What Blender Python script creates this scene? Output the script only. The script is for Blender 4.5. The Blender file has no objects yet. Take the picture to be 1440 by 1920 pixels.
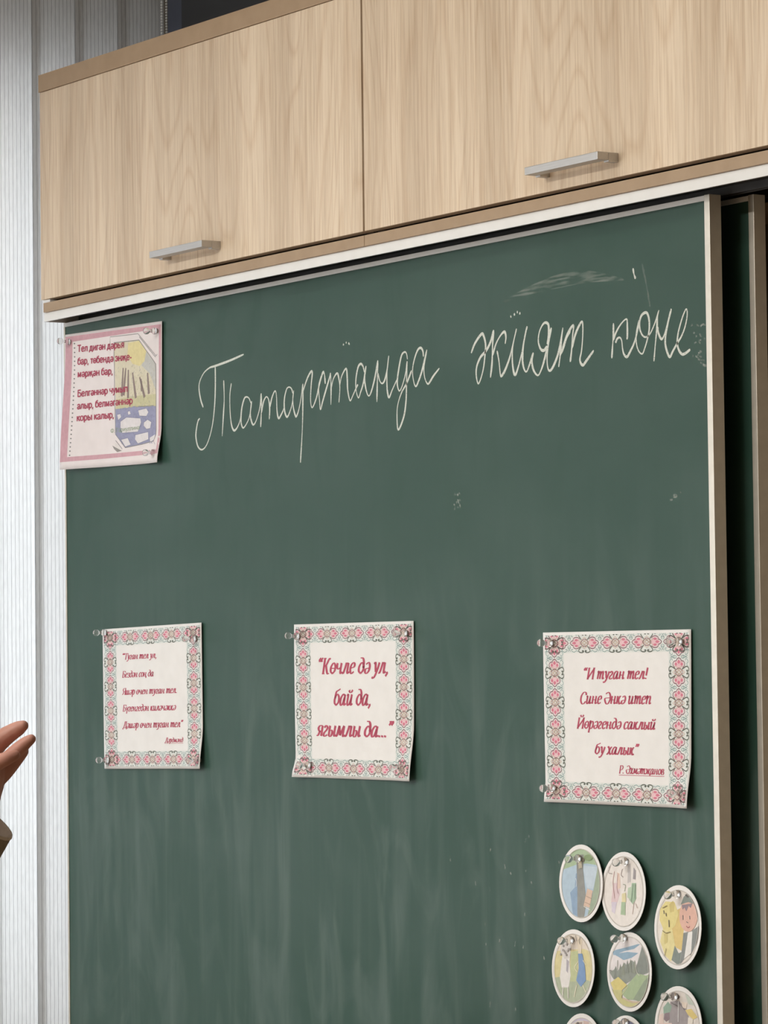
import bpy, bmesh, math, random
import numpy as np
from mathutils import Vector, Matrix
from mathutils.geometry import tessellate_polygon

random.seed(7)
S = bpy.context.scene
COL = S.collection

# ------------------------------------------------------------------ camera
CAM = Vector((4.9489419, -2.62080431, 1.45))
YAW, PITCH, ROLL = math.radians(57.05791441), math.radians(2.98456403), math.radians(-0.67156977)
F_PX = 6798.142642518787
FW = Vector((-math.sin(YAW)*math.cos(PITCH), math.cos(YAW)*math.cos(PITCH), math.sin(PITCH)))
_r = FW.cross(Vector((0, 0, 1))).normalized()
_u = _r.cross(FW)
RT = _r*math.cos(ROLL) + _u*math.sin(ROLL)
UP = -_r*math.sin(ROLL) + _u*math.cos(ROLL)
cd = bpy.data.cameras.new('camera')
cam = bpy.data.objects.new('camera', cd)
COL.objects.link(cam)
m = Matrix((RT, UP, -FW)).transposed().to_4x4()
m.translation = CAM
cam.matrix_world = m
cd.sensor_fit = 'VERTICAL'
cd.sensor_height = 36.0
cd.lens = F_PX/1920*36.0
cd.clip_start = 0.05
S.camera = cam

# ------------------------------------------------------------------ exposure, sky, lights
S.view_settings.view_transform = 'Standard'
S.view_settings.look = 'None'
S.view_settings.gamma = 1.0
S.view_settings.use_curve_mapping = False
S.view_settings.exposure = 0.0
S.cycles.use_denoising = True

W = bpy.data.worlds.new('overcast_sky')
S.world = W
W.use_nodes = True
W.node_tree.nodes['Background'].inputs[0].default_value = (0.93, 0.962, 1.0, 1)
W.node_tree.nodes['Background'].inputs[1].default_value = 4.65


def area(name, loc, rot, sx, sy, power, col):
    l = bpy.data.lights.new(name, 'AREA')
    l.shape = 'RECTANGLE'; l.size = sx; l.size_y = sy
    l.energy = power; l.color = col
    o = bpy.data.objects.new(name, l); COL.objects.link(o)
    o.location = loc; o.rotation_euler = rot
    return o


# ceiling fittings in front of the board, and daylight from the row of windows on the left
area('ceiling_light', (1.35, -1.45, 2.97), (0, 0, 0), 1.8, 0.25, 11, (1.0, 0.96, 0.89))
area('ceiling_light', (1.25, -3.7, 2.97), (0, 0, 0), 2.0, 0.30, 162, (1.0, 0.972, 0.91))
area('window_daylight', (0.06, -3.3, 1.65), (0, math.radians(-90), 0), 1.5, 2.2, 36, (0.92, 0.96, 1.0))


# ------------------------------------------------------------------ helpers
def srgb(r, g, b):
    f = lambda c: (c/255/12.92) if c/255 <= 0.04045 else ((c/255+0.055)/1.055)**2.4
    return (f(r), f(g), f(b), 1.0)


def P(px, py, Y=0.0):
    d = FW + RT*((px-720)/F_PX) - UP*((py-960)/F_PX)
    t = (Y-CAM.y)/d.y
    return CAM + d*t


def PD(px, py, D):
    return CAM + (FW + RT*((px-720)/F_PX) - UP*((py-960)/F_PX))*D


def mat(name, col, rough=0.5, metal=0.0, spec=0.5):
    m = bpy.data.materials.new(name); m.use_nodes = True
    b = m.node_tree.nodes['Principled BSDF']
    b.inputs['Base Color'].default_value = col
    b.inputs['Roughness'].default_value = rough
    b.inputs['Metallic'].default_value = metal
    b.inputs['Specular IOR Level'].default_value = spec
    return m


def noise_mat(name, c1, c2, scale=(1, 1, 1), nscale=20, rough=0.6, metal=0.0, bump=0.0, detail=4, spec=0.4):
    m = mat(name, c1, rough, metal, spec)
    nt = m.node_tree; N = nt.nodes; L = nt.links
    b = N['Principled BSDF']
    tc = N.new('ShaderNodeTexCoord'); mp = N.new('ShaderNodeMapping')
    mp.inputs['Scale'].default_value = scale
    L.new(tc.outputs['Object'], mp.inputs['Vector'])
    nz = N.new('ShaderNodeTexNoise'); nz.inputs['Scale'].default_value = nscale
    nz.inputs['Detail'].default_value = detail
    L.new(mp.outputs[0], nz.inputs['Vector'])
    cr = N.new('ShaderNodeValToRGB')
    cr.color_ramp.elements[0].position = 0.3; cr.color_ramp.elements[0].color = c1
    cr.color_ramp.elements[1].position = 0.7; cr.color_ramp.elements[1].color = c2
    L.new(nz.outputs['Fac'], cr.inputs[0]); L.new(cr.outputs[0], b.inputs['Base Color'])
    if bump:
        bp = N.new('ShaderNodeBump'); bp.inputs['Strength'].default_value = bump
        bp.inputs['Distance'].default_value = 0.001
        L.new(nz.outputs['Fac'], bp.inputs['Height']); L.new(bp.outputs[0], b.inputs['Normal'])
    return m


class MB:
    """collects polygons with material slots; build() links ONE mesh object"""
    def __init__(self):
        self.v = []; self.f = []; self.mi = []; self.smooth = []; self.mats = []

    def slot(self, m):
        if m not in self.mats: self.mats.append(m)
        return self.mats.index(m)

    def face(self, pts, m, smooth=False):
        n = len(self.v)
        self.v += [tuple(p) for p in pts]
        self.f.append(tuple(range(n, n+len(pts)))); self.mi.append(self.slot(m)); self.smooth.append(smooth)

    def mesh(self, verts, faces, m, smooth=False):
        n = len(self.v)
        self.v += [tuple(p) for p in verts]
        s = self.slot(m)
        for f in faces:
            self.f.append(tuple(i+n for i in f)); self.mi.append(s); self.smooth.append(smooth)

    def box(self, x0, x1, y0, y1, z0, z1, m, bev=0.0):
        bm = bmesh.new()
        bmesh.ops.create_cube(bm, size=1)
        for v in bm.verts:
            v.co = ((x0+x1)/2+v.co.x*(x1-x0), (y0+y1)/2+v.co.y*(y1-y0), (z0+z1)/2+v.co.z*(z1-z0))
        if bev:
            bmesh.ops.bevel(bm, geom=list(bm.edges), offset=bev, segments=2, affect='EDGES', profile=0.6)
        self.bm(bm, m)

    def bm(self, bm, m, smooth=False):
        bm.verts.index_update()
        self.mesh([v.co[:] for v in bm.verts], [[v.index for v in f.verts] for f in bm.faces], m, smooth)
        bm.free()

    def lathe(self, prof, m, seg=20, axis='y', origin=(0, 0, 0), smooth=True):
        V = []; Fc = []
        for (r, h) in prof:
            for k in range(seg):
                a = 2*math.pi*k/seg
                p = (r*math.cos(a), h, r*math.sin(a)) if axis == 'y' else (r*math.cos(a), r*math.sin(a), h)
                V.append((p[0]+origin[0], p[1]+origin[1], p[2]+origin[2]))
        for i in range(len(prof)-1):
            for k in range(seg):
                a, b = i*seg+k, i*seg+(k+1) % seg
                Fc.append((a, b, b+seg, a+seg))
        self.mesh(V, Fc, m, smooth)

    def tube(self, pts, rads, m, seg=12, cap=True):
        pts = [Vector(p) for p in pts]; V = []; Fc = []
        for i, p in enumerate(pts):
            t = (pts[min(i+1, len(pts)-1)]-pts[max(i-1, 0)]).normalized()
            a = Vector((0, 0, 1)) if abs(t.z) < 0.9 else Vector((1, 0, 0))
            n = t.cross(a).normalized(); b = t.cross(n)
            r = rads[i] if isinstance(rads, (list, tuple)) else rads
            for k in range(seg):
                th = 2*math.pi*k/seg
                V.append(p+n*r*math.cos(th)+b*r*math.sin(th))
        for i in range(len(pts)-1):
            for k in range(seg):
                a, b = i*seg+k, i*seg+(k+1) % seg
                Fc.append((a, b, b+seg, a+seg))
        if cap:
            Fc.append(tuple(range(seg))); Fc.append(tuple((len(pts)-1)*seg+k for k in range(seg)))
        self.mesh(V, Fc, m, True)

    def build(self, name, parent=None, fix=True):
        me = bpy.data.meshes.new(name)
        me.from_pydata(self.v, [], self.f)
        for mm in self.mats: me.materials.append(mm)
        me.polygons.foreach_set('material_index', self.mi)
        me.polygons.foreach_set('use_smooth', self.smooth)
        me.update()
        if fix:
            bm = bmesh.new(); bm.from_mesh(me)
            bmesh.ops.recalc_face_normals(bm, faces=bm.faces)
            bm.to_mesh(me); bm.free()
        o = bpy.data.objects.new(name, me)
        COL.objects.link(o)
        if parent: o.parent = parent
        return o


def tag(o, label=None, cat=None, group=None, kind=None):
    if label: o['label'] = label
    if cat: o['category'] = cat
    if group: o['group'] = group
    if kind: o['kind'] = kind
    return o


def thing(name, loc, label, cat, group=None, rot=(0, 0, 0)):
    o = bpy.data.objects.new(name, None); COL.objects.link(o)
    o.location = loc; o.rotation_euler = rot; o.empty_display_size = 0.05
    return tag(o, label, cat, group)


def spline(pts, n=6):
    """Catmull-Rom through 2D/3D points"""
    p = [np.array(q, float) for q in pts]
    if len(p) < 3:
        return [p[0]+(p[-1]-p[0])*t for t in np.linspace(0, 1, n)]
    p = [2*p[0]-p[1]]+p+[2*p[-1]-p[-2]]
    out = []
    for i in range(1, len(p)-2):
        for k in range(n):
            t = k/n
            out.append(0.5*(2*p[i]+(p[i+1]-p[i-1])*t+(2*p[i-1]-5*p[i]+4*p[i+1]-p[i+2])*t*t
                            + (3*p[i]-p[i-1]-3*p[i+1]+p[i+2])*t**3))
    out.append(p[-2])
    return out


def ribbon(pts, width, taper=True):
    """2D polyline -> list of quads; width is a number or fn(direction, s)"""
    pts = [np.array(q[:2], float) for q in pts]
    L, R = [], []
    n = len(pts)
    for i, p in enumerate(pts):
        t = pts[min(i+1, n-1)]-pts[max(i-1, 0)]
        l = np.hypot(*t) or 1e-9
        t = t/l
        w = width(t, i/(n-1)) if callable(width) else width
        if taper and (i == 0 or i == n-1): w *= 0.6
        nn = np.array([-t[1], t[0]])*w/2
        L.append(p+nn); R.append(p-nn)
    return [(L[i], L[i+1], R[i+1], R[i]) for i in range(n-1)]


def homography(src, dst):
    A = []
    for (x, y), (u, v) in zip(src, dst):
        A.append([x, y, 1, 0, 0, 0, -u*x, -u*y]); A.append([0, 0, 0, x, y, 1, -v*x, -v*y])
    b = np.array([c for d in dst for c in d], float)
    h = np.linalg.solve(np.array(A, float), b)
    H = np.append(h, 1).reshape(3, 3)

    def fn(x, y):
        q = H @ np.array([x, y, 1.0])
        return (q[0]/q[2], q[1]/q[2])
    return fn


class Print:
    """flat print drawn on a curved sheet: surf(x, z, lift) -> local 3D point. Units metres"""
    def __init__(self, surf, step=0.012):
        self.surf = surf; self.mb = MB(); self.step = step; self.layer = 1; self.bounds = None

    def tri(self, a, b, c, m, lift, depth=0):
        if self.bounds and depth == 0:
            g = (a+b+c)/3; x0, x1, z0, z1 = self.bounds
            if not (x0 < g[0] < x1 and z0 < g[1] < z1): return
            cl = lambda q: np.array((min(max(q[0], x0), x1), min(max(q[1], z0), z1)))
            a, b, c = cl(a), cl(b), cl(c)
        e = [np.hypot(*(b-a)), np.hypot(*(c-b)), np.hypot(*(a-c))]
        k = int(np.argmax(e))
        if e[k] > self.step and depth < 14:
            if k == 0: mid = (a+b)/2; self.tri(a, mid, c, m, lift, depth+1); self.tri(mid, b, c, m, lift, depth+1)
            elif k == 1: mid = (b+c)/2; self.tri(a, b, mid, m, lift, depth+1); self.tri(a, mid, c, m, lift, depth+1)
            else: mid = (a+c)/2; self.tri(a, b, mid, m, lift, depth+1); self.tri(mid, b, c, m, lift, depth+1)
            return
        area2 = (b[0]-a[0])*(c[1]-a[1])-(b[1]-a[1])*(c[0]-a[0])
        if abs(area2) < 1e-13: return
        if area2 < 0: b, c = c, b
        self.mb.face([self.surf(p[0], p[1], lift) for p in (a, b, c)], m)

    def poly(self, pts, m, layer=None):
        lift = 5e-5*(layer or self.layer)
        v = [Vector((p[0], p[1], 0)) for p in pts]
        for t in tessellate_polygon([v]):
            self.tri(*[np.array(pts[i][:2], float) for i in t], m, lift)

    def line(self, pts, w, m, layer=None, smooth=True, taper=False):
        lift = 5e-5*(layer or self.layer)
        for q in ribbon(spline(pts, 4) if smooth else pts, w, taper):
            a, b, c, d = [np.array(x) for x in q]
            self.tri(a, b, c, m, lift); self.tri(a, c, d, m, lift)

    def tris(self, T, m, layer=None):
        lift = 5e-5*(layer or self.layer)
        for a, b, c in T: self.tri(np.array(a), np.array(b), np.array(c), m, lift)

    def build(self, name, parent):
        return self.mb.build(name, parent, fix=False)


# ------------------------------------------------------------------ materials
def wood_material():
    m = mat('oak_laminate', srgb(205, 180, 150), 0.45, 0, 0.35)
    nt = m.node_tree; N = nt.nodes; L = nt.links; b = N['Principled BSDF']
    tc = N.new('ShaderNodeTexCoord')

    def nz(scale, ns, det, dist=0.0):
        mp = N.new('ShaderNodeMapping'); mp.inputs['Scale'].default_value = scale
        L.new(tc.outputs['Object'], mp.inputs['Vector'])
        n = N.new('ShaderNodeTexNoise'); n.inputs['Scale'].default_value = ns
        n.inputs['Detail'].default_value = det; n.inputs['Distortion'].default_value = dist
        L.new(mp.outputs[0], n.inputs['Vector'])
        return n.outputs['Fac']

    def ramp(src, p0, c0, p1, c1):
        r = N.new('ShaderNodeValToRGB')
        r.color_ramp.elements[0].position = p0; r.color_ramp.elements[0].color = c0
        r.color_ramp.elements[1].position = p1; r.color_ramp.elements[1].color = c1
        L.new(src, r.inputs[0]); return r.outputs[0]

    def mix(fac, a, bb, mode='MULTIPLY'):
        x = N.new('ShaderNodeMixRGB'); x.blend_type = mode; x.inputs[0].default_value = fac
        L.new(a, x.inputs[1]); L.new(bb, x.inputs[2]); return x.outputs[0]
    broad = ramp(nz((1, 1, 0.07), 9, 3, 0.4), 0.34, srgb(218, 198, 173), 0.66, srgb(242, 223, 198))
    fine = ramp(nz((1, 1, 0.022), 260, 4, 0.2), 0.36, srgb(226, 218, 208), 0.58, srgb(255, 255, 255))
    hair = ramp(nz((1, 1, 0.03), 640, 3, 0.1), 0.33, srgb(226, 214, 202), 0.5, srgb(255, 255, 255))
    # cathedral figure: rings of a strongly stretched noise
    fig = N.new('ShaderNodeMath'); fig.operation = 'MULTIPLY'; fig.inputs[1].default_value = 22.0
    L.new(nz((1, 1, 0.16), 5.5, 2, 0.15), fig.inputs[0])
    fr = N.new('ShaderNodeMath'); fr.operation = 'PINGPONG'; fr.inputs[1].default_value = 0.5
    L.new(fig.outputs[0], fr.inputs[0])
    rings = ramp(fr.outputs[0], 0.0, srgb(234, 223, 211), 0.2, srgb(255, 255, 255))
    c = mix(0.5, broad, fine); c = mix(0.4, c, hair); c = mix(0.5, c, rings)
    L.new(c, b.inputs['Base Color'])
    return m


M_WOOD = wood_material()
M_TAN = noise_mat('tan_edge_laminate', srgb(172, 147, 119), srgb(178, 153, 125), nscale=40, rough=0.5)
M_WHITE_AL = noise_mat('white_painted_aluminium', srgb(238, 238, 236), srgb(243, 243, 241), nscale=30, rough=0.38)
M_FRAME_AL = noise_mat('satin_aluminium', srgb(216, 210, 198), srgb(226, 220, 208), nscale=60, rough=0.42, metal=0.55)
M_RAILIN = noise_mat('rail_inner_shade', srgb(70, 69, 68), srgb(80, 79, 78), nscale=30, rough=0.45, metal=0.5)  # dark tone paints in the shade inside the white rail
M_STEEL = noise_mat('brushed_steel', srgb(190, 188, 186), srgb(204, 202, 200), scale=(1, 40, 40), nscale=30, rough=0.45, metal=0.75)
M_DARKIN = noise_mat('cabinet_inside', srgb(70, 58, 46), srgb(80, 66, 54), nscale=20, rough=0.8)
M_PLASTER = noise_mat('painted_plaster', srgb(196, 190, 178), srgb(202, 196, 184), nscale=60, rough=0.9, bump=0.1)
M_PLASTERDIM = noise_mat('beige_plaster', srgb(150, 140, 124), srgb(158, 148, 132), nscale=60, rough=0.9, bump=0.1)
M_CEIL = noise_mat('ceiling_paint', srgb(205, 203, 198), srgb(212, 210, 205), nscale=50, rough=0.95)
M_FLOOR = noise_mat('brown_linoleum', srgb(120, 98, 76), srgb(140, 116, 92), nscale=12, rough=0.5)
M_PVC = noise_mat('white_pvc', srgb(232, 234, 236), srgb(238, 240, 240), nscale=20, rough=0.35)
M_PAPER = noise_mat('white_paper', srgb(238, 236, 234), srgb(243, 241, 239), nscale=40, rough=0.75, spec=0.25)
M_PAPERPINK = noise_mat('pinkish_paper', srgb(238, 230, 230), srgb(243, 235, 235), nscale=40, rough=0.75, spec=0.25)


def board_material(name):
    m = mat(name, srgb(60, 84, 74), 0.5, 0, 0.28)
    nt = m.node_tree; N = nt.nodes; L = nt.links; b = N['Principled BSDF']
    tc = N.new('ShaderNodeTexCoord')

    def nz(scale, ns, det, dist=0.0, rot=0.0):
        mp = N.new('ShaderNodeMapping'); mp.inputs['Scale'].default_value = scale
        mp.inputs['Rotation'].default_value = (0, rot, 0)
        L.new(tc.outputs['Object'], mp.inputs['Vector'])
        n = N.new('ShaderNodeTexNoise'); n.inputs['Scale'].default_value = ns
        n.inputs['Detail'].default_value = det; n.inputs['Distortion'].default_value = dist
        L.new(mp.outputs[0], n.inputs['Vector']); return n.outputs['Fac']

    def math_(op, a, bb):
        x = N.new('ShaderNodeMath'); x.operation = op; x.use_clamp = True
        for i, q in enumerate((a, bb)):
            if isinstance(q, (int, float)): x.inputs[i].default_value = q
            else: L.new(q, x.inputs[i])
        return x.outputs[0]

    def rng(src, a, bb, lo=0.0, hi=1.0):
        x = N.new('ShaderNodeMapRange'); x.inputs[1].default_value = a; x.inputs[2].default_value = bb
        x.inputs[3].default_value = lo; x.inputs[4].default_value = hi; x.interpolation_type = 'SMOOTHSTEP'
        L.new(src, x.inputs[0]); return x.outputs[0]
    # wiped chalk dust: vertical wet-sponge streaks low on the board, cloudy patches elsewhere; low part boosted to paint in window gloss
    sep = N.new('ShaderNodeSeparateXYZ'); L.new(tc.outputs['Object'], sep.inputs[0])
    low = rng(sep.outputs['Z'], 1.80, 1.25)
    streak = rng(nz((1, 1, 0.10), 22, 4, 0.6), 0.42, 0.72)
    swirl = rng(nz((1.6, 1, 0.55), 7, 5, 1.6, 0.5), 0.46, 0.72)
    cloud = rng(nz((0.7, 1, 1.4), 3.2, 4, 0.5), 0.35, 0.75)
    dust_gloss = math_('ADD', math_('MULTIPLY', math_('MULTIPLY', streak, low), 0.062),
                 math_('ADD', math_('MULTIPLY', math_('MULTIPLY', swirl, low), 0.075), math_('MULTIPLY', cloud, 0.03)))
    mx = N.new('ShaderNodeMixRGB'); mx.inputs[1].default_value = srgb(49, 79, 68); mx.inputs[2].default_value = srgb(188, 200, 198)
    L.new(dust_gloss, mx.inputs[0]); L.new(mx.outputs[0], b.inputs['Base Color'])
    rr = N.new('ShaderNodeMapRange'); rr.inputs[3].default_value = 0.36; rr.inputs[4].default_value = 0.46
    L.new(swirl, rr.inputs[0]); L.new(rr.outputs[0], b.inputs['Roughness'])
    return m


M_BOARD = board_material('green_chalkboard')


def chalk_material(name, amount, lo, hi, scale=900, stretch=(1, 1, 1), tilt=0.0):
    m = mat(name, srgb(226, 230, 222), 0.95, 0, 0.1)
    nt = m.node_tree; N = nt.nodes; L = nt.links; b = N['Principled BSDF']
    tc = N.new('ShaderNodeTexCoord')
    n = N.new('ShaderNodeTexNoise'); n.inputs['Scale'].default_value = scale; n.inputs['Detail'].default_value = 3
    mp = N.new('ShaderNodeMapping'); mp.inputs['Scale'].default_value = stretch; mp.inputs['Rotation'].default_value = (0, tilt*.35, 0)
    L.new(tc.outputs['Object'], mp.inputs[0]); L.new(mp.outputs[0], n.inputs['Vector'])
    r = N.new('ShaderNodeMapRange'); r.inputs[1].default_value = lo; r.inputs[2].default_value = hi
    r.inputs[4].default_value = amount
    L.new(n.outputs['Fac'], r.inputs[0]); L.new(r.outputs[0], b.inputs['Alpha'])
    return m


M_CHALK = chalk_material('white_chalk', 0.95, 0.20, 0.42, 700)
M_SMEAR = chalk_material('chalk_smear', 0.22, 0.42, 0.66, 26, (1, 1, 9), .55)
M_SMEAR3 = chalk_material('chalk_scratch', 0.20, 0.35, 0.65, 260)
M_SMEAR2 = chalk_material('chalk_dab', 0.32, 0.35, 0.65, 260)


def slat_material():
    m = bpy.data.materials.new('ribbed_translucent_fabric'); m.use_nodes = True
    nt = m.node_tree; N = nt.nodes; L = nt.links
    for n in list(N): N.remove(n)
    out = N.new('ShaderNodeOutputMaterial')
    tc = N.new('ShaderNodeTexCoord'); sep = N.new('ShaderNodeSeparateXYZ')
    L.new(tc.outputs['Object'], sep.inputs[0])
    wob = N.new('ShaderNodeTexNoise'); wob.inputs['Scale'].default_value = 9
    L.new(tc.outputs['Object'], wob.inputs['Vector'])
    a = N.new('ShaderNodeMath'); a.operation = 'MULTIPLY_ADD'; a.inputs[1].default_value = 0.0012
    L.new(wob.outputs['Fac'], a.inputs[0]); L.new(sep.outputs['Y'], a.inputs[2])
    d = N.new('ShaderNodeMath'); d.operation = 'PINGPONG'; d.inputs[1].default_value = 0.0036
    L.new(a.outputs[0], d.inputs[0])
    r = N.new('ShaderNodeMapRange'); r.inputs[1].default_value = 0.00015; r.inputs[2].default_value = 0.0007
    L.new(d.outputs[0], r.inputs[0])
    fb = N.new('ShaderNodeTexNoise'); fb.inputs['Scale'].default_value = 500
    mp = N.new('ShaderNodeMapping'); mp.inputs['Scale'].default_value = (1, 1, 0.12)
    L.new(tc.outputs['Object'], mp.inputs[0]); L.new(mp.outputs[0], fb.inputs['Vector'])
    c1 = N.new('ShaderNodeMixRGB'); c1.inputs[1].default_value = srgb(176, 176, 178); c1.inputs[2].default_value = srgb(238, 239, 240)
    L.new(r.outputs[0], c1.inputs[0])
    c2 = N.new('ShaderNodeMixRGB'); c2.blend_type = 'MULTIPLY'; c2.inputs[0].default_value = 0.25
    L.new(c1.outputs[0], c2.inputs[1]); L.new(fb.outputs['Fac'], c2.inputs[2])
    df = N.new('ShaderNodeBsdfDiffuse'); tr = N.new('ShaderNodeBsdfTranslucent')
    L.new(c2.outputs[0], df.inputs[0]); L.new(c2.outputs[0], tr.inputs[0])
    ms = N.new('ShaderNodeMixShader'); ms.inputs[0].default_value = 0.42
    L.new(df.outputs[0], ms.inputs[1]); L.new(tr.outputs[0], ms.inputs[2]); L.new(ms.outputs[0], out.inputs[0])
    return m


M_SLAT = slat_material()


def pane_material():
    m = bpy.data.materials.new('window_glass'); m.use_nodes = True
    nt = m.node_tree; N = nt.nodes; L = nt.links
    for n in list(N): N.remove(n)
    out = N.new('ShaderNodeOutputMaterial'); t = N.new('ShaderNodeBsdfTransparent')
    t.inputs[0].default_value = (0.95, 0.955, 0.955, 1)
    g = N.new('ShaderNodeBsdfGlossy'); g.inputs['Roughness'].default_value = 0.02
    ms = N.new('ShaderNodeMixShader'); ms.inputs[0].default_value = 0.06
    L.new(t.outputs[0], ms.inputs[1]); L.new(g.outputs[0], ms.inputs[2]); L.new(ms.outputs[0], out.inputs[0])
    return m


M_GLASS = pane_material()


def plastic_clear():
    m = mat('clear_plastic', (0.97, 0.97, 0.96, 1), 0.12, 0, 0.5)
    b = m.node_tree.nodes['Principled BSDF']
    b.inputs['Transmission Weight'].default_value = 0.92
    b.inputs['IOR'].default_value = 1.38
    return m


M_CLEAR = plastic_clear()
M_MAGNET = mat('grey_magnet', srgb(168, 158, 148), 0.5, 0.2)
_cm = {}


def ink(r, g, b, pale=0.22):  # pale blend puts the gloss haze over the prints into the ink colour
    gr = .3*r+.55*g+.15*b
    r, g, b = [int(round((c+(gr-c)*.12)*(1-pale)+q*pale)) for c, q in zip((r, g, b), (232, 228, 224))]
    k = (r, g, b)
    if k not in _cm:
        _cm[k] = noise_mat('ink_%d_%d_%d' % k, srgb(*[max(0, c-5) for c in k]), srgb(*[min(255, c+5) for c in k]), nscale=150, rough=0.7, spec=0.25)
    return _cm[k]


# ------------------------------------------------------------------ the room
X0, X1, Y0, Y1, ZC = -0.17, 6.6, -5.6, 0.30, 3.0


def struct(name, mb, fix=True):
    o = mb.build(name, fix=fix); o['kind'] = 'structure'; return o


b = MB(); b.box(X0-.3, X1+.3, Y0-.3, Y1+.3, -0.1, 0, M_FLOOR); struct('floor', b)
b = MB(); b.box(X0-.3, X1+.3, Y0-.3, Y1+.3, ZC, ZC+.1, M_CEIL); struct('ceiling', b)
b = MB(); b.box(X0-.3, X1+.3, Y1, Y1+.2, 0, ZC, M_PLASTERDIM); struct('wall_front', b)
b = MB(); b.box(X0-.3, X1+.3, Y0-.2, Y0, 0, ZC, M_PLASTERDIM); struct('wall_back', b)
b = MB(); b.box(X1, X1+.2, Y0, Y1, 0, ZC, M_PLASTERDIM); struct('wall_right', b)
WY0, WY1, WZ0, WZ1 = -3.1, 0.12, 0.85, 2.41
b = MB()
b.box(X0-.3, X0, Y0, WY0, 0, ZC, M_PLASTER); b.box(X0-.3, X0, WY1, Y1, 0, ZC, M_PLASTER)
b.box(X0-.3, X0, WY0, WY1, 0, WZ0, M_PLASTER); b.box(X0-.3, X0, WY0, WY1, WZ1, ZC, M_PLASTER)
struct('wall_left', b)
w = bpy.data.objects.new('window_1', None); COL.objects.link(w); w['kind'] = 'structure'
w.location = (X0-.2, (WY0+WY1)/2, WZ0)
b = MB(); fx0, fx1 = -0.04, 0.02; hw = (WY1-WY0)/2; hh = WZ1-WZ0
b.box(fx0, fx1, -hw, hw, 0, .05, M_PVC, .004); b.box(fx0, fx1, -hw, hw, hh-.05, hh, M_PVC, .004)
b.box(fx0, fx1, -hw, -hw+.05, .05, hh-.05, M_PVC, .004); b.box(fx0, fx1, hw-.05, hw, .05, hh-.05, M_PVC, .004)
for yy in (-0.45, 0.35): b.box(fx0, fx1, yy-.04, yy+.04, .05, hh-.05, M_PVC, .004)
b.build('window_frame', w)
b = MB(); b.box(-.014, -.010, -hw+.04, hw-.04, .04, hh-.04, M_GLASS); b.build('pane', w)

# ------------------------------------------------------------------ vertical blinds along the window
bl = thing('vertical_blind', (-0.06, -1.4, 1.0), 'off-white ribbed vertical fabric blinds hanging on the left, behind the blackboard and cabinet', 'blinds')
b = MB(); b.box(-.02, .02, -1.72, 1.625, 1.86, 1.885, M_PVC, .003); b.build('headrail', bl)
slat0 = None
for k in range(-38, 3):
    ye = -0.023+0.0765*k
    if slat0 is None:
        b = MB(); nz = 24
        n0 = 5; zs = np.linspace(-1.80, .82, nz); ys = np.linspace(-.0445, .0445, n0)
        V = [(0.0012*math.cos(y/.0445*1.4), y, z) for z in zs for y in ys]
        Fc = [(i*n0+j, i*n0+j+1, (i+1)*n0+j+1, (i+1)*n0+j) for i in range(nz-1) for j in range(n0-1)]
        b.mesh(V, Fc, M_SLAT, True)
        slat0 = b.build('slat', bl, fix=False); o = slat0
    else:
        o = slat0.copy(); COL.objects.link(o); o.parent = bl
    o.location = (random.uniform(-.0006, .0006), ye+0.0445*math.cos(.1)+1.4, 1.04)
    o.rotation_euler = (0, 0, math.radians(5.5 + random.uniform(-.5, .5)))
# bead chain of the blinds
b = MB()
for (yy, dx, ph) in ((0.196, 0.030, 0.0), (0.2045, 0.030, .5)):
    for i in range(140):
        z = 1.86-0.0045*(i+ph)
        if z < .2: break
        if 1.0+z < 2.3: continue
        bm = bmesh.new(); bmesh.ops.create_icosphere(bm, subdivisions=1, radius=.0022)
        for v in bm.verts: v.co += Vector((dx, yy+1.4, z))
        b.bm(bm, M_PVC, True)
b.build('control_chain', bl)

# ------------------------------------------------------------------ dark display standing on the cabinet
dp = thing('display_panel', (0.602, 0.240, 2.4222), 'near-black display panel with slate-blue edge standing on the cabinet top', 'screen')
M_SLATE = noise_mat('slate_blue_plastic', srgb(74, 80, 96), srgb(80, 86, 102), nscale=30, rough=0.5)
M_SCREEN = noise_mat('black_screen', srgb(64, 66, 70), srgb(67, 69, 73), nscale=8, rough=0.6, spec=0.2)
b = MB(); bm = bmesh.new(); bmesh.ops.create_cube(bm, size=1)
for v in bm.verts: v.co = (v.co.x*1.31, v.co.y*.07, .30+v.co.z*.56)
bmesh.ops.bevel(bm, geom=[e for e in bm.edges if abs((e.verts[0].co-e.verts[1].co).z) > .1], offset=.026, segments=6, affect='EDGES')
b.bm(bm, M_SLATE); b.build('housing', dp)
b = MB(); b.box(-.582, .618, -.037, -.0345, .021, .57, M_SCREEN, .0008); b.build('screen', dp)
for sx in (-.45, .45):
    b = MB(); b.box(sx-.03, sx+.03, -.05, .05, 0, .012, M_SLATE, .003); b.box(sx-.015, sx+.015, -.012, .012, .01, .03, M_SLATE, .002)
    b.build('foot', dp)

# ------------------------------------------------------------------ wall cabinets above the board
YD = -0.040                                     # door fronts


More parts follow.
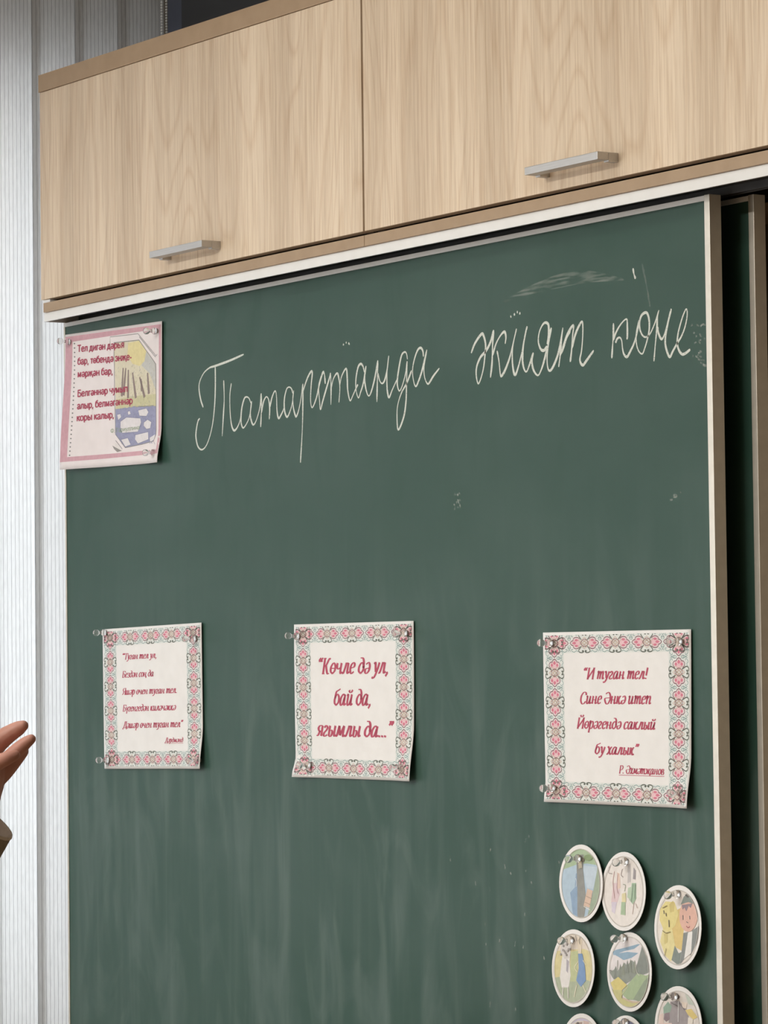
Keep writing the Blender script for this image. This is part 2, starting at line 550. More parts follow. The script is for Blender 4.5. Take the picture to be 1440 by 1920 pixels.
def make_cabinet(x0, x1, label):
    w = x1-x0
    t = thing('wall_cabinet', (x0, Y1, 2.0525), label, 'cabinet', 'oak cupboards above the blackboard')
    Yb = -0.001; Yf = YD-Y1
    b = MB(); b.box(0, w, Yf-.001, Yb, 0.3415, .3685, M_TAN, .0006); b.build('top_panel', t)
    b = MB(); b.box(0.008 if x0 < .1 else 0, w, Yf+.001, Yb, 0, .0145, M_TAN, .0006); b.build('bottom_panel', t)
    b = MB()
    b.box(0.004, .02, Yf+.020, Yb, .0146, .3414, M_DARKIN); b.box(w-.02, w-.004, Yf+.020, Yb, .0146, .3414, M_DARKIN)
    b.box(.02, w-.02, -.012, Yb, .0146, .3414, M_DARKIN)
    b.build('carcass', t)
    b = MB(); b.box(-w/2+.0018, w/2-.0018, -.0085, .0085, -.1605, .1605, M_WOOD, .0006)
    d = b.build('door', t); d.location = (w/2, Yf+.009, .1803)
    b = MB()                                    # flat bow handle
    b.box(-.0755, .0755, -.031, -.0145, -.0048, .0048, M_STEEL, .0008)
    for s in (-1, 1): b.box(s*.0705-.005, s*.0705+.005, -.0146, 0, -.0066, .0048, M_STEEL, .0006)
    h = b.build('handle', d); h.location = (0.012 if x0 < .1 else .002, -.0086, -.136 if x0 < .1 else -.1365)
    h['label'] = 'brushed steel bow handle'
    if x0 < .1:
        b = MB(); b.box(0.0055, .028, Yf+.002, Yf+.014, .0146, .0188, M_PVC, .0005); b.build('gap_block', t)  # white block at the left end of the gap below the door
    return t


make_cabinet(0.0, 0.9235, 'light oak wall cabinet above the left half of the blackboard, ending beside the blinds')
make_cabinet(0.9245, 1.9000, 'light oak wall cabinet above the right half of the blackboard, running out of frame')

# ------------------------------------------------------------------ rail that carries the boards
b = MB(); rx0, rx1 = 0.003, 1.9; zt = 2.0524
b.box(rx0, rx1, -.035, -.0325, 2.0388, zt, M_WHITE_AL, .0005)
b.box(rx0, rx1, -.0325, .110, 2.0494, zt, M_RAILIN)
for yy in (-.0255, .024, .034, .082, .1075): b.box(rx0, rx1, yy, yy+.0025, 2.0405 if yy < 0 else 2.0395, 2.0493, M_RAILIN, .0004)
b.box(rx0, rx0+.002, -.0325, .110, 2.0388, 2.0493, M_WHITE_AL)
tag(b.build('board_rail'), 'white aluminium sliding rail along the top of the blackboard, under the cabinets', 'rail')


def make_board(x0, x1, yf, zt, label, left_w=.0045):
    t = thing('blackboard', (x0, yf, .80), label, 'blackboard')
    w = x1-x0; h = zt-.80; th = .0165
    b = MB()
    b.box(left_w, w-.0095, .0012, .0125, .006, h-.0060, M_BOARD); s = b.build('writing_surface', t)
    s.location = (-x0, 0, -.80)
    for v in s.data.vertices: v.co += Vector((x0, 0, .80))
    b = MB()
    b.box(0, w-.0103, 0, th, h-.0062, h, M_WHITE_AL, .0005); b.box(0, w-.0103, 0, th, 0, .0062, M_FRAME_AL, .0005)
    b.box(0, left_w, 0, th, .0062, h-.0062, M_FRAME_AL, .0005); b.build('frame', t)
    b = MB(); b.box(w-.0102, w, -.0004, th+.0004, 0, h+.0006, M_FRAME_AL, .0006); b.build('stile', t)
    return t


board = make_board(0.0, 1.6137, 0.0, 2.0385, 'front green sliding blackboard in an aluminium frame, written on with white chalk')
make_board(0.045, 1.6375, 0.047, 2.0385, 'rear sliding blackboard in deep shade, behind the right edge of the front board')

# ------------------------------------------------------------------ chalk writing
C1 = (350, 640, 1440/260); C2 = (590, 620, 5.76); C3 = (870, 590, 5.76); C4 = (1120, 560, 7.2); C5 = (860, 480, 1440/470)
TATAR = [
 (C1, [(585,135),(440,200),(290,255),(230,275),(170,330),(128,420),(122,500),(140,610),(165,685)]),
 (C1, [(290,265),(291,450),(285,640),(265,840),(235,980),(195,1085),(150,1125),(110,1090),(90,1000),(92,930),(110,830),(130,800)]),
 (C1, [(378,405),(383,600),(375,760),(362,985)]),
 (C1, [(457,435),(442,560),(445,740),(460,870),(485,925),(515,900),(545,830),(565,730)]),
 (C1, [(660,640),(640,590),(612,577),(590,600),(565,700),(558,830),(575,895),(600,880),(640,800),(660,700),(668,620)]),
 (C1, [(664,630),(655,760),(670,840),(690,865),(720,810),(755,680),(768,540)]),
 (C1, [(768,540),(770,700),(762,890)]),
 (C1, [(770,740),(790,630),(820,575),(845,610),(855,700),(851,810)]),
 (C1, [(855,690),(880,580),(910,515),(925,560),(930,700),(940,780),(955,795),(985,740),(1005,690)]),
 (C1, [(1098,540),(1080,490),(1055,475),(1030,500),(1008,600),(1010,720),(1035,785),(1065,730),(1090,640),(1105,510)]),
 (C1, [(1100,540),(1095,600),(1102,690),(1120,765),(1135,775),(1160,700),(1185,560),(1200,440)]),
 (C1, [(1200,440),(1200,600),(1195,900),(1175,1260)]),
 (C1, [(1195,540),(1240,400),(1280,320),(1298,325),(1287,450),(1280,600),(1290,680),(1310,670),(1345,570),(1375,430),(1410,310)]),
 (C2, [(85,435),(100,480),(108,575)]),
 (C2, [(85,440),(50,540),(35,620),(45,750),(55,850),(80,760),(120,620),(155,500),(163,455)]),
 (C2, [(163,455),(170,600),(168,800)]),
 (C2, [(172,620),(195,520),(235,460),(255,520),(265,620),(255,775)]),
 (C2, [(262,600),(285,490),(333,410),(345,520),(350,640),(375,755),(405,700),(440,620),(460,580)]),
 (C2, [(530,450),(515,385),(490,358),(460,400),(438,530),(440,640),(465,725),(490,660),(520,560),(548,380)]),
 (C2, [(540,430),(532,520),(545,620),(565,690),(585,700),(610,640),(645,500),(675,320)]),
 (C2, [(675,320),(670,550),(665,770)]),
 (C2, [(675,460),(695,540),(722,570),(750,530),(775,420),(793,270)]),
 (C2, [(793,270),(775,430),(775,620),(795,720),(830,640),(880,530)]),
 (C2, [(995,310),(985,250),(965,230),(930,270),(900,420),(885,540),(890,610),(910,650),(940,590),(975,460),(992,330)]),
 (C2, [(992,330),(985,560),(980,750),(955,930),(895,1070),(882,900),(895,780),(935,660),(985,570),(1040,430)]),
 (C2, [(1168,280),(1160,215),(1135,185),(1100,220),(1062,340),(1050,450),(1065,560),(1088,600),(1120,530),(1155,420),(1205,205)]),
 (C2, [(1200,230),(1180,330),(1172,420),(1185,520),(1215,575),(1245,540),(1275,490),(1340,405)]),
 (C2, [(300,158),(308,142)]), (C2, [(328,130),(338,127)]), (C2, [(356,130),(370,150)]),
]
ZHIYAT = [
 (C3, [(70,415),(110,310),(180,210),(205,230),(225,320),(220,420),(205,560),(180,670),(147,745),(125,660),(130,560),(170,460),(230,390),(280,290),(312,165)]),
 (C3, [(312,165),(300,350),(295,520),(278,680)]),
 (C3, [(300,440),(340,310),(390,220),(430,185),(445,240),(437,315)]),
 (C3, [(350,390),(370,500),(385,640),(400,660),(440,590),(490,450),(530,280),(560,150)]),
 (C3, [(560,150),(520,340),(515,500),(530,620),(550,645),(580,560),(620,400),(650,230),(675,125)]),
 (C3, [(675,125),(635,320),(625,480),(640,580),(668,615),(700,540),(742,410)]),
 (C3, [(742,410),(725,500),(745,600),(790,655),(825,600),(860,490),(890,370)]),
 (C3, [(890,340),(855,385),(820,370),(795,290),(805,190),(840,110),(875,85),(905,115),(905,230),(890,320)]),
 (C3, [(935,140),(905,300),(890,450),(895,560),(915,605),(950,570),(1000,450),(1030,320),(1060,140)]),
 (C3, [(925,160),(912,250),(900,330)]),
 (C3, [(1060,140),(1040,320),(1030,450),(1015,565)]),
 (C3, [(1035,440),(1070,320),(1120,190),(1175,115),(1165,230),(1155,380),(1140,510)]),
 (C3, [(1045,420),(1095,270),(1140,170)]),
 (C3, [(1160,360),(1190,230),(1235,120),(1272,80),(1275,230),(1262,390),(1245,490),(1275,545),(1320,490),(1395,385)]),
 (C5, [(293,351),(298,345)]), (C5, [(312,338),(320,333)]), (C5, [(330,323),(336,321)]), (C5, [(344,328),(351,331)]),
]
KONE = [
 (C4, [(208,330),(205,500),(195,650),(185,805)]),
 (C4, [(205,560),(240,460),(310,340),(385,275),(395,380),(395,510),(388,550)]),
 (C4, [(235,595),(260,540),(295,525),(320,570),(330,670),(350,750),(390,785),(430,720),(490,590),(540,400),(555,290)]),
 (C4, [(555,290),(520,450),(515,570),(540,690),(595,745),(630,670),(665,550),(690,420),(690,290),(665,200),(630,190),(585,230),(560,320),(570,430),(610,505),(660,515),(710,460),(770,320),(822,155)]),
 (C4, [(815,180),(800,260),(795,400),(775,600),(755,845)]),
 (C4, [(810,380),(815,460),(855,545),(890,500),(930,370),(990,135)]),
 (C4, [(985,150),(940,350),(910,520),(915,650),(965,785),(1010,710),(1070,600),(1130,500),(1180,360),(1205,210),(1190,140),(1140,250),(1085,450),(1070,600),(1095,700),(1140,750),(1190,730),(1245,685)]),
]


def board_pts(c, pts, n=6):
    return [(q.x, q.z) for q in (P(c[0]+p[0]/c[2], c[1]+p[1]/c[2], 0.0) for p in spline(pts, n))]


def chalk(name, strokes, w, m, label=None, ylift=.0011):
    b = MB()
    for k, (c, pts) in enumerate(strokes):
        yy = ylift-.00002*(k % 7)
        for q in ribbon(board_pts(c, pts), lambda t, s: w*(0.88+0.25*math.sin(9*s+k))):
            b.face([(p[0], yy, p[1]-.80) for p in q], m)
    o = b.build(name, board, fix=False)
    if label: o['label'] = label
    return o


chalk('chalk_writing', TATAR, .0030, M_CHALK, 'white chalk handwriting')
chalk('chalk_writing', ZHIYAT, .0035, M_CHALK, 'white chalk handwriting')
chalk('chalk_writing', KONE, .0031, M_CHALK, 'white chalk handwriting')
sm_u = board_pts(C5, [(250, 258), (330, 212), (430, 160), (560, 108), (700, 82), (830, 100), (940, 130)], 8)
sm_l = board_pts(C5, [(262, 266), (350, 236), (440, 212), (570, 184), (700, 158), (830, 146), (945, 140)], 8)
b = MB()
for i in range(len(sm_u)-1):
    b.face([(p[0], .0011, p[1]-.80) for p in (sm_u[i], sm_l[i], sm_l[i+1], sm_u[i+1])], M_SMEAR)
o = b.build('chalk_smudge', board, fix=False); o['label'] = 'faint wiped chalk smear'
chalk('chalk_smudge', [(C5, [(1050, 45), (1075, 170), (1095, 290)])], .0032, M_SMEAR3, 'faint straight chalk scratch')
chalk('chalk_smudge', [(C5, [(997,70),(1003,105),(1012,130)])], .0030, M_CHALK, 'short white chalk tick')
dabs = []
for k in range(26):
    x, y = random.gauss(1365, 22), random.choice([390, 460, 485, 560, 610])+random.uniform(-18, 18)
    dabs.append((C5, [(x, y), (x+random.uniform(4, 26), y+random.uniform(-10, 14))]))
c0 = (0, 0, 1)
for k in range(16):
    x, y = random.gauss(858, 4), random.uniform(922, 950); dabs.append((c0, [(x, y), (x+random.uniform(-2, 3), y+random.uniform(2, 7))]))
for k in range(6):
    x, y = random.gauss(1262, 6), random.gauss(928, 4); dabs.append((c0, [(x, y), (x+random.uniform(2, 7), y-random.uniform(0, 3))]))
for k in range(22):
    x, y = random.gauss(960, 50), random.uniform(1560, 1890); dabs.append((c0, [(x, y), (x+random.uniform(-2, 2), y+random.uniform(4, 12))]))
chalk('chalk_smudge', dabs, .0026, M_SMEAR2, 'small chalk dabs and specks')['kind'] = 'stuff'

# ------------------------------------------------------------------ broad-nib italic letters for the prints (x-height 1, cap 1.45)
O_ = [(.4, 0), (.12, .22), (.1, .65), (.38, 1), (.66, .75), (.66, .3), (.4, 0)]
UR = [(.67, 1), (.64, .22), (.72, .02), (.92, .16)]
G = {
 'а': (.95, [[(.62, .92), (.38, 1), (.12, .62), (.1, .2), (.26, 0), (.48, .2), (.63, .7)], UR]),
 'б': (.85, [O_, [(.1, .6), (.2, 1.2), (.45, 1.36), (.75, 1.5)]]),
 'в': (.8, [[(.15, 0), (.15, 1)], [(.15, 1), (.5, .95), (.5, .6), (.2, .52)], [(.2, .52), (.62, .42), (.58, .05), (.15, 0)]]),
 'г': (.68, [[(.12, .8), (.3, 1), (.52, .82), (.42, .58), (.18, .32), (.16, .08), (.35, 0), (.58, .14)]]),
 'д': (.85, [O_, [(.66, .5), (.64, 1.05), (.45, 1.4), (.12, 1.45)]]),
 'е': (.74, [[(.14, .5), (.55, .62), (.6, .88), (.4, 1), (.15, .75), (.1, .3), (.3, 0), (.62, .18)]]),
 'ж': (1.2, [[(.6, 0), (.6, 1)], [(.0, .9), (.15, .98), (.35, .6), (.6, .5)], [(.4, .52), (.2, .05), (0, .1)], [(1.2, .9), (1.05, .98), (.85, .6), (.6, .5)], [(.8, .52), (1.0, .05), (1.2, .1)]]),
 'з': (.7, [[(.1, .85), (.35, 1), (.58, .8), (.3, .54), (.62, .32), (.45, 0), (.2, 0), (.05, .15)]]),
 'и': (.98, [[(.04, .82), (.18, 1), (.15, .25), (.28, 0), (.5, .2), (.66, .7)], UR]),
 'к': (.82, [[(.15, 1), (.13, 0)], [(.15, .5), (.35, .55), (.52, .95), (.7, .95)], [(.33, .55), (.5, .08), (.65, 0), (.78, .14)]]),
 'л': (.92, [[(-.02, .08), (.12, .04), (.28, .5), (.4, 1)], [(.32, .98), (.68, .98)], UR]),
 'м': (1.15, [[(-.02, .06), (.12, .08), (.28, 1)], [(.28, 1), (.5, .1)], [(.5, .1), (.88, 1)], [(.9, 1), (.87, .2), (.95, 0), (1.12, .14)]]),
 'н': (.95, [[(.16, 1), (.13, 0)], [(.13, .5), (.65, .5)], UR]),
 'о': (.8, [O_]), 'ө': (.8, [O_, [(.12, .5), (.66, .5)]]),
 'п': (.95, [[(.04, .84), (.18, 1), (.13, 0)], [(.15, .55), (.4, .95), (.6, .95), (.66, .7), (.63, .2), (.72, .02), (.9, .16)]]),
 'р': (.85, [[(.04, .84), (.2, 1), (.13, -.5)], [(.15, .6), (.42, 1), (.68, .8), (.66, .3), (.45, 0), (.18, .12)], [(0, -.5), (.3, -.5)]]),
 'с': (.68, [[(.6, .8), (.5, 1), (.2, .85), (.1, .35), (.28, 0), (.6, .17)]]),
 'т': (1.2, [[(.04, .84), (.18, 1), (.13, 0)], [(.15, .55), (.35, .95), (.5, .95), (.53, .7), (.5, 0)], [(.52, .55), (.75, .95), (.92, .92), (.93, .2), (1.0, .02), (1.18, .16)]]),
 'у': (.76, [[(.02, .86), (.18, 1), (.28, .5), (.38, .12)], [(.7, 1), (.58, .45), (.34, -.2), (.12, -.45), (-.06, -.34)]]),
 'ү': (.76, [[(.1, 1), (.36, .2)], [(.72, 1), (.4, .2), (.32, -.5)]]),
 'х': (.78, [[(.03, .88), (.18, 1), (.52, .04), (.74, .12)], [(.72, .94), (.56, .92), (.16, .05), (0, .1)]]),
 'ч': (.95, [[(.12, 1), (.13, .62), (.34, .44), (.65, .6)], UR]),
 'ш': (1.25, [[(.12, 1), (.1, .2), (.2, 0), (.42, .2)], [(.52, 1), (.49, .2), (.58, 0), (.82, .2)], [(.92, 1), (.89, .2), (.98, .02), (1.18, .16)]]),
 'ы': (1.05, [[(.14, 1), (.12, .02)], [(.12, .52), (.42, .55), (.52, .3), (.38, 0), (.1, 0)], [(.82, 1), (.79, .2), (.88, .02), (1.04, .14)]]),
 'я': (.78, [[(.64, 1), (.62, 0)], [(.62, 1), (.3, .98), (.15, .75), (.3, .5), (.62, .48)], [(.38, .5), (.2, .08), (0, .06)]]),
 'ә': (.75, [[(.62, .5), (.16, .4), (.12, .12), (.34, 0), (.6, .25), (.65, .7), (.45, 1), (.12, .84)]]),
 'К': (1.1, [[(.2, 0), (.2, 1.45)], [(.04, 0), (.4, 0)], [(.04, 1.45), (.4, 1.45)], [(.2, .7), (.5, .85), (.8, 1.4), (1.0, 1.38)], [(.45, .8), (.76, .05), (1.04, .03)]]),
 'И': (1.3, [[(.22, 0), (.22, 1.45)], [(1.04, 0), (1.04, 1.45)], [(.24, .12), (1.02, 1.33)], [(.06, 1.45), (.4, 1.45)], [(.06, 0), (.4, 0)], [(.88, 1.45), (1.22, 1.45)], [(.88, 0), (1.22, 0)]]),
 'С': (1.08, [[(1.0, 1.1), (.85, 1.42), (.5, 1.45), (.18, 1.0), (.18, .4), (.45, 0), (.75, 0), (1.02, .3)]]),
 'Ә': (1.1, [[(1.0, .76), (.14, .7), (.16, .35), (.45, 0), (.75, .05), (.98, .6), (.85, 1.2), (.5, 1.46), (.12, 1.25)]]),
 'Т': (1.02, [[(.55, 0), (.55, 1.42)], [(.05, 1.42), (1.05, 1.42)], [(.05, 1.42), (.03, 1.12)], [(1.05, 1.42), (1.07, 1.12)], [(.38, 0), (.74, 0)]]),
 'Б': (1.0, [[(.2, 0), (.2, 1.45)], [(.04, 1.42), (.85, 1.42)], [(.85, 1.42), (.86, 1.15)], [(.2, .8), (.62, .8), (.85, .4), (.62, .02), (.06, 0)]]),
 'Я': (1.05, [[(.9, 0), (.9, 1.45)], [(1.02, 1.45), (.4, 1.42), (.2, 1.1), (.4, .75), (.9, .72)], [(.5, .72), (.24, .08), (.0, .03)], [(.76, 0), (1.04, 0)]]),
 'Д': (1.12, [[(.08, -.28), (.1, .02), (1.05, .02), (1.07, -.28)], [(.2, 0), (.42, .7), (.5, 1.43)], [(.36, 1.43), (1.02, 1.43)], [(.88, 1.45), (.88, 0)]]),
 'Р': (.95, [[(.2, 0), (.2, 1.45)], [(.05, 1.45), (.65, 1.42), (.86, 1.06), (.6, .68), (.2, .66)], [(.04, 0), (.4, 0)]]),
 '“': (.62, [[(.26, 1.5), (.1, 1.32), (.14, 1.12)], [(.54, 1.5), (.38, 1.32), (.42, 1.12)]]),
 '”': (.62, [[(.16, 1.5), (.2, 1.32), (.06, 1.1)], [(.44, 1.5), (.48, 1.32), (.34, 1.1)]]),
 ',': (.4, [[(.14, .12), (.2, -.02), (.04, -.28)]]), '.': (.36, [[(.13, -.02), (.13, .16)]]),
 '!': (.5, [[(.22, 1.45), (.19, .42)], [(.18, -.02), (.18, .14)]]), ' ': (.42, []),
}
G['й'] = (G['и'][0], G['и'][1]+[[(.22, 1.38), (.36, 1.2), (.56, 1.2), (.74, 1.4)]])
G['Й'] = (G['И'][0], G['И'][1]+[[(.4, 1.85), (.55, 1.62), (.78, 1.62), (.92, 1.87)]])
G['җ'] = (1.25, G['ж'][1]+[[(1.2, .1), (1.26, -.3)]])
G['ң'] = (1.0, G['н'][1]+[[(.86, .1), (.84, -.3)]])


def italic(pr, text, x0, x1, zb, xh, m, underline=False, layer=3):
    """one line of italic lettering from x0 to x1 (metres on the sheet) on baseline zb"""
    adv = sum(G[c][0] for c in text)
    sx = (x1-x0)/(adv+.1); x = 0.0
    for c in text:
        a, strokes = G[c]
        for s in strokes:
            pts = spline(s, 5) if len(s) > 2 else [np.array(s[0])+(np.array(s[1])-np.array(s[0]))*t for t in np.linspace(0, 1, 5)]
            quads = ribbon([(p[0]+.27*p[1]*.8, p[1]) for p in pts],
                           lambda t, k: 0.085+.22*abs(t[1]*.93-t[0]*.1)**1.3, taper=False)
            for q in quads:
                r = [np.array((x0+(x+p[0])*sx, zb+p[1]*xh)) for p in q]
                pr.tri(r[0], r[1], r[2], m, 5e-5*layer); pr.tri(r[0], r[2], r[3], m, 5e-5*layer)
        x += a
    if underline:
        pr.line([(x0, zb-.3*xh), (x1, zb-.3*xh)], .1*xh, m, layer, smooth=False)


# ------------------------------------------------------------------ printed sheets
def sheet_surface(w, h, curl, base=.0022, wave=.0012, ph=0.0):
    """local frame: x to the right, z up, origin top left, paper bulges towards -y"""
    def s(x, z, lift=0.0):
        u = min(max(x/w, 0), 1); v = min(max(-z/h, 0), 1)
        d = base+wave*math.sin(3.1*u+ph)*math.sin(2.6*v+ph*.7+.4)
        for (cu, cv, amt, ru, rv) in curl:
            f = max(0, 1-abs(u-cu)/ru)*max(0, 1-abs(v-cv)/rv)
            d += amt*f*f*(3-2*f)
        return (x, -d-lift, z)
    return s


def make_sheet(corner_px, w, h, curl, label, paper, ph, group=None):
    a = P(*corner_px[0], 0); bq = P(*corner_px[1], 0); dq = P(*corner_px[3], 0); cq = P(*corner_px[2], 0)
    ang = math.atan2(((bq-a)+(cq-dq)).z, ((bq-a)+(cq-dq)).x)
    t = thing('printed_sheet', (a.x, 0, a.z), label, 'poster', group, rot=(0, -ang, 0))
    surf = sheet_surface(w, h, curl, ph=ph)
    b = MB(); nx, nz = 36, 26
    xs = np.linspace(0, w, nx); zs = np.linspace(0, -h, nz)
    V = [surf(x, z, 0) for z in zs for x in xs]
    Fc = [(i*nx+j, (i+1)*nx+j, (i+1)*nx+j+1, i*nx+j+1) for i in range(nz-1) for j in range(nx-1)]
    n = len(V)
    V += [(p[0], p[1]+.00012, p[2]) for p in V]
    Fc += [tuple(reversed([k+n for k in f])) for f in Fc]
    ring = [j for j in range(nx)]+[i*nx+nx-1 for i in range(1, nz)]+[(nz-1)*nx+j for j in range(nx-2, -1, -1)]+[i*nx for i in range(nz-2, 0, -1)]
    Fc += [(ring[i], ring[(i+1) % len(ring)], ring[(i+1) % len(ring)]+n, ring[i]+n) for i in range(len(ring))]
    b.mesh(V, Fc, paper, True)
    b.build('paper', t, fix=False)
    return t, surf


PK = ink(222, 96, 128); PL = ink(240, 186, 196); MR = ink(132, 72, 88, .15); GR = ink(84, 92, 80, .12); TL = ink(120, 158, 156); BG = ink(212, 186, 170); GB = ink(226, 232, 229)
TXT = ink(192, 62, 90, .12)


def rosette(pr, cx, cz, la, lb, vertical):
    """one unit of the ornamental border; la = length along the border, lb = width across it"""
    def T(a, b):
        return (cx+b*lb, cz+a*la) if vertical else (cx+a*la, cz+b*lb)
    w = 0.0011
    pr_l = lambda pts, m, ly, ww=w: pr.line([T(*p) for p in pts], ww, m, ly)
    pr_p = lambda pts, m, ly: pr.poly([T(*p) for p in pts], m, ly)
    for s in (-1, 1):
        # pink three-lobed bud pointing outwards
        pr_p([(s*.44, 0), (s*.38, .09), (s*.34, .2), (s*.26, .25), (s*.18, .2), (s*.12, .06), (s*.12, -.06), (s*.18, -.2), (s*.26, -.25), (s*.34, -.2), (s*.38, -.09)], PL, 1)
        pr_p([(s*.42, 0), (s*.33, .08), (s*.27, 0), (s*.33, -.08)], PK, 2)
        for q in (-1, 1):
            pr_p([(s*.31, q*.1), (s*.32, q*.18), (s*.25, q*.21), (s*.2, q*.14), (s*.25, q*.09)], PK, 2)
            pr_l([(s*.48, 0), (s*.43, q*.1), (s*.38, q*.13), (s*.36, q*.24), (s*.28, q*.3), (s*.2, q*.27), (s*.15, q*.2)], MR, 3)
            # grey scrolls
            pr_l([(s*.1, q*.16), (s*.15, q*.28), (s*.19, q*.38), (s*.16, q*.48), (s*.07, q*.5), (s*.02, q*.44), (s*.06, q*.39)], GR, 3, .0013)
            pr_p([(s*.03, q*.42), (s*.06, q*.38), (s*.09, q*.42), (s*.06, q*.46)], GR, 3)
            pr_l([(0, q*.3), (s*.05, q*.22), (s*.12, q*.08)], BG, 2)
            # teal tendrils towards the next unit
            pr_l([(s*.2, q*.46), (s*.27, q*.4), (s*.34, q*.47), (s*.42, q*.42), (s*.44, q*.34), (s*.38, q*.33)], TL, 1, .0009)
            pr_l([(s*.5, q*.12), (s*.46, q*.22), (s*.5, q*.34), (s*.47, q*.44)], TL, 1, .0009)
            pr_p([(s*.5, q*.2), (s*.46, q*.25), (s*.5, q*.31)], TL, 1)
    # lattice in the middle
    for k in (-.08, 0, .08):
        pr_l([(-.13+k, -.1+k*1.5), (.0+k, .14+k*.5)], BG, 2)
        pr_l([(.13+k, -.1-k*1.5), (.0+k, .14-k*.5)], BG, 2)
        pr_l([(-.13+k, .1-k), (0+k, -.15-k)], BG, 2)
        pr_l([(.13+k, .1+k), (0+k, -.15+k)], BG, 2)
    pr_l([(-.14, 0), (0, .2), (.14, 0), (0, -.2), (-.14, 0)], MR, 3, .0008)


def ornate_sheet(corner_px, crop, crop_corners, curl, label, lines, ph):
    w, h = .297, .210
    t, surf = make_sheet(corner_px, w, h, curl, label, M_PAPER, ph, 'verse sheets with an ornamental border')
    pr = Print(surf); pr.bounds = (.012*w, .988*w, -.982*h, -.018*h)
    mu, mv = .08*w, .066*h; du = (w-2*mu)/4; dv = (h-2*mv)/5
    bu, bv = .128*w, .112*h
    e = .012*w
    pr.poly([(e, -e), (w-e, -e), (w-e, -mv-bv*.52), (e, -mv-bv*.52)], GB, 1); pr.poly([(e, -h+e), (w-e, -h+e), (w-e, -h+mv+bv*.52), (e, -h+mv+bv*.52)], GB, 1)
    pr.poly([(e, -mv-bv*.52), (mu+bu*.52, -mv-bv*.52), (mu+bu*.52, -h+mv+bv*.52), (e, -h+mv+bv*.52)], GB, 1)
    pr.poly([(w-e, -mv-bv*.52), (w-mu-bu*.52, -mv-bv*.52), (w-mu-bu*.52, -h+mv+bv*.52), (w-e, -h+mv+bv*.52)], GB, 1)
    for s in range(2):
        z = -mv if s == 0 else -h+mv
        for i in range(5): rosette_shift(pr, mu+i*du, z, du, bv, False)
        x = mu if s == 0 else w-mu
        for i in range(6): rosette_shift(pr, x, -mv-i*dv, dv, bu, True)
    pr.build('ornament_border', t)
    H = homography(crop_corners, [(0, 0), (w, 0), (w, -h), (0, -h)])
    pr = Print(surf)
    for (txt, xa, xb, yb, cap, und) in lines:
        a = H(xa, yb); q = H(xb, yb); xm = H((xa+xb)/2, yb); xt = H((xa+xb)/2, yb-cap)
        italic(pr, txt, a[0], q[0], xm[1], (xt[1]-xm[1])/1.45, TXT, und)
    o = pr.build('lettering', t); o['label'] = 'crimson italic lettering'
    return t


def rosette_shift(pr, cx, cz, la, lb, vertical):
    pr.layer = 1
    rosette(_Lift(pr), cx, cz, la*.98, lb, vertical)


class _Lift:
    def __init__(self, pr): self.pr = pr
    def line(self, pts, w, m, ly): self.pr.line(pts, w, m, ly+1)
    def poly(self, pts, m, ly): self.pr.poly(pts, m, ly+1)


ornate_sheet([(195, 1180), (381, 1167), (381, 1441), (197, 1441)], None,
             [(150, 165), (1305, 100), (1303, 1812), (162, 1805)],
             [(1, 1, .006, .22, .3)],
             'left one of the three ornamental verse sheets, six lines of small crimson text',
             [('“Туган тел ул,', 380, 790, 520, 72, False), ('Бездән соң да', 380, 752, 735, 76, False),
              ('Яшәр өчен туган тел.', 378, 1020, 935, 76, False), ('Бүгенгедән киләчәккә', 383, 1000, 1133, 78, False),
              ('Дәшәр өчен туган тел”', 383, 1075, 1330, 78, False), ('Дәрдмәнд', 868, 1078, 1503, 55, True)], 0.3)
ornate_sheet([(555, 1171), (778, 1164), (776, 1466), (555, 1458)], None,
             [(112, 120), (1345, 80), (1335, 1752), (112, 1700)],
             [(1, 1, .007, .2, .35), (0, 1, .007, .2, .14)],
             'middle one of the three ornamental verse sheets, three lines of large crimson text',
             [('“Көчле дә ул,', 350, 1088, 632, 162, False), ('бай да,', 512, 905, 963, 165, False), ('ягымлы да...”', 330, 1118, 1288, 160, False)], 1.1)
ornate_sheet([(1022, 1186), (1299, 1178), (1300, 1514), (1023, 1500)], None,
             [(80, 115), (1345, 82), (1345, 1622), (85, 1570)],
             [(1, 1, .007, .16, .3), (0, 1, .003, .2, .12)],
             'right one of the three ornamental verse sheets, hanging above the round picture cards',
             [('“И туган тел!', 415, 975, 514, 96, False), ('Сине Әнкә итеп', 385, 1005, 728, 98, False),
              ('Йөрәгендә саклый', 358, 1042, 944, 92, False), ('бу халык”', 512, 890, 1163, 92, False), ('Р. Әхмәтҗанов', 722, 1115, 1330, 68, True)], 2.0)

# the sheet in the top left corner: a verse beside a drawing of sun, trees and stones
wD, hD = .300, .2085
tD, sD = make_sheet([(126, 628), (306, 598), (304, 870), (126, 880)], wD, hD,
                    [(0, 1, .010, .5, .95), (1, 1, .007, .2, .25), (0, 0, .001, .3, .3)],
                    'pink framed verse sheet with sun and tree drawing, top left of the blackboard', M_PAPERPINK, .6)
HD = homography([(158, 285), (1240, 108), (1235, 1735), (110, 1810)], [(0, 0), (wD, 0), (wD, -hD), (0, -hD)])
h_ = lambda pts: [HD(*p) for p in pts]
pr = Print(sD); BAND = ink(212, 150, 166); BLK = ink(90, 92, 90)
pr.poly(h_([(160, 310), (1228, 142), (1228, 190), (162, 372)]), BAND, 1)
pr.poly(h_([(160, 365), (238, 352), (190, 1665), (118, 1675)]), BAND, 1)
pr.poly(h_([(1205, 165), (1228, 150), (1226, 1610), (1200, 1612)]), BAND, 1)
pr.poly(h_([(118, 1668), (1225, 1575), (1224, 1625), (112, 1722)]), BAND, 1)
pr.build('pink_frame', tD)
pr = Print(sD)
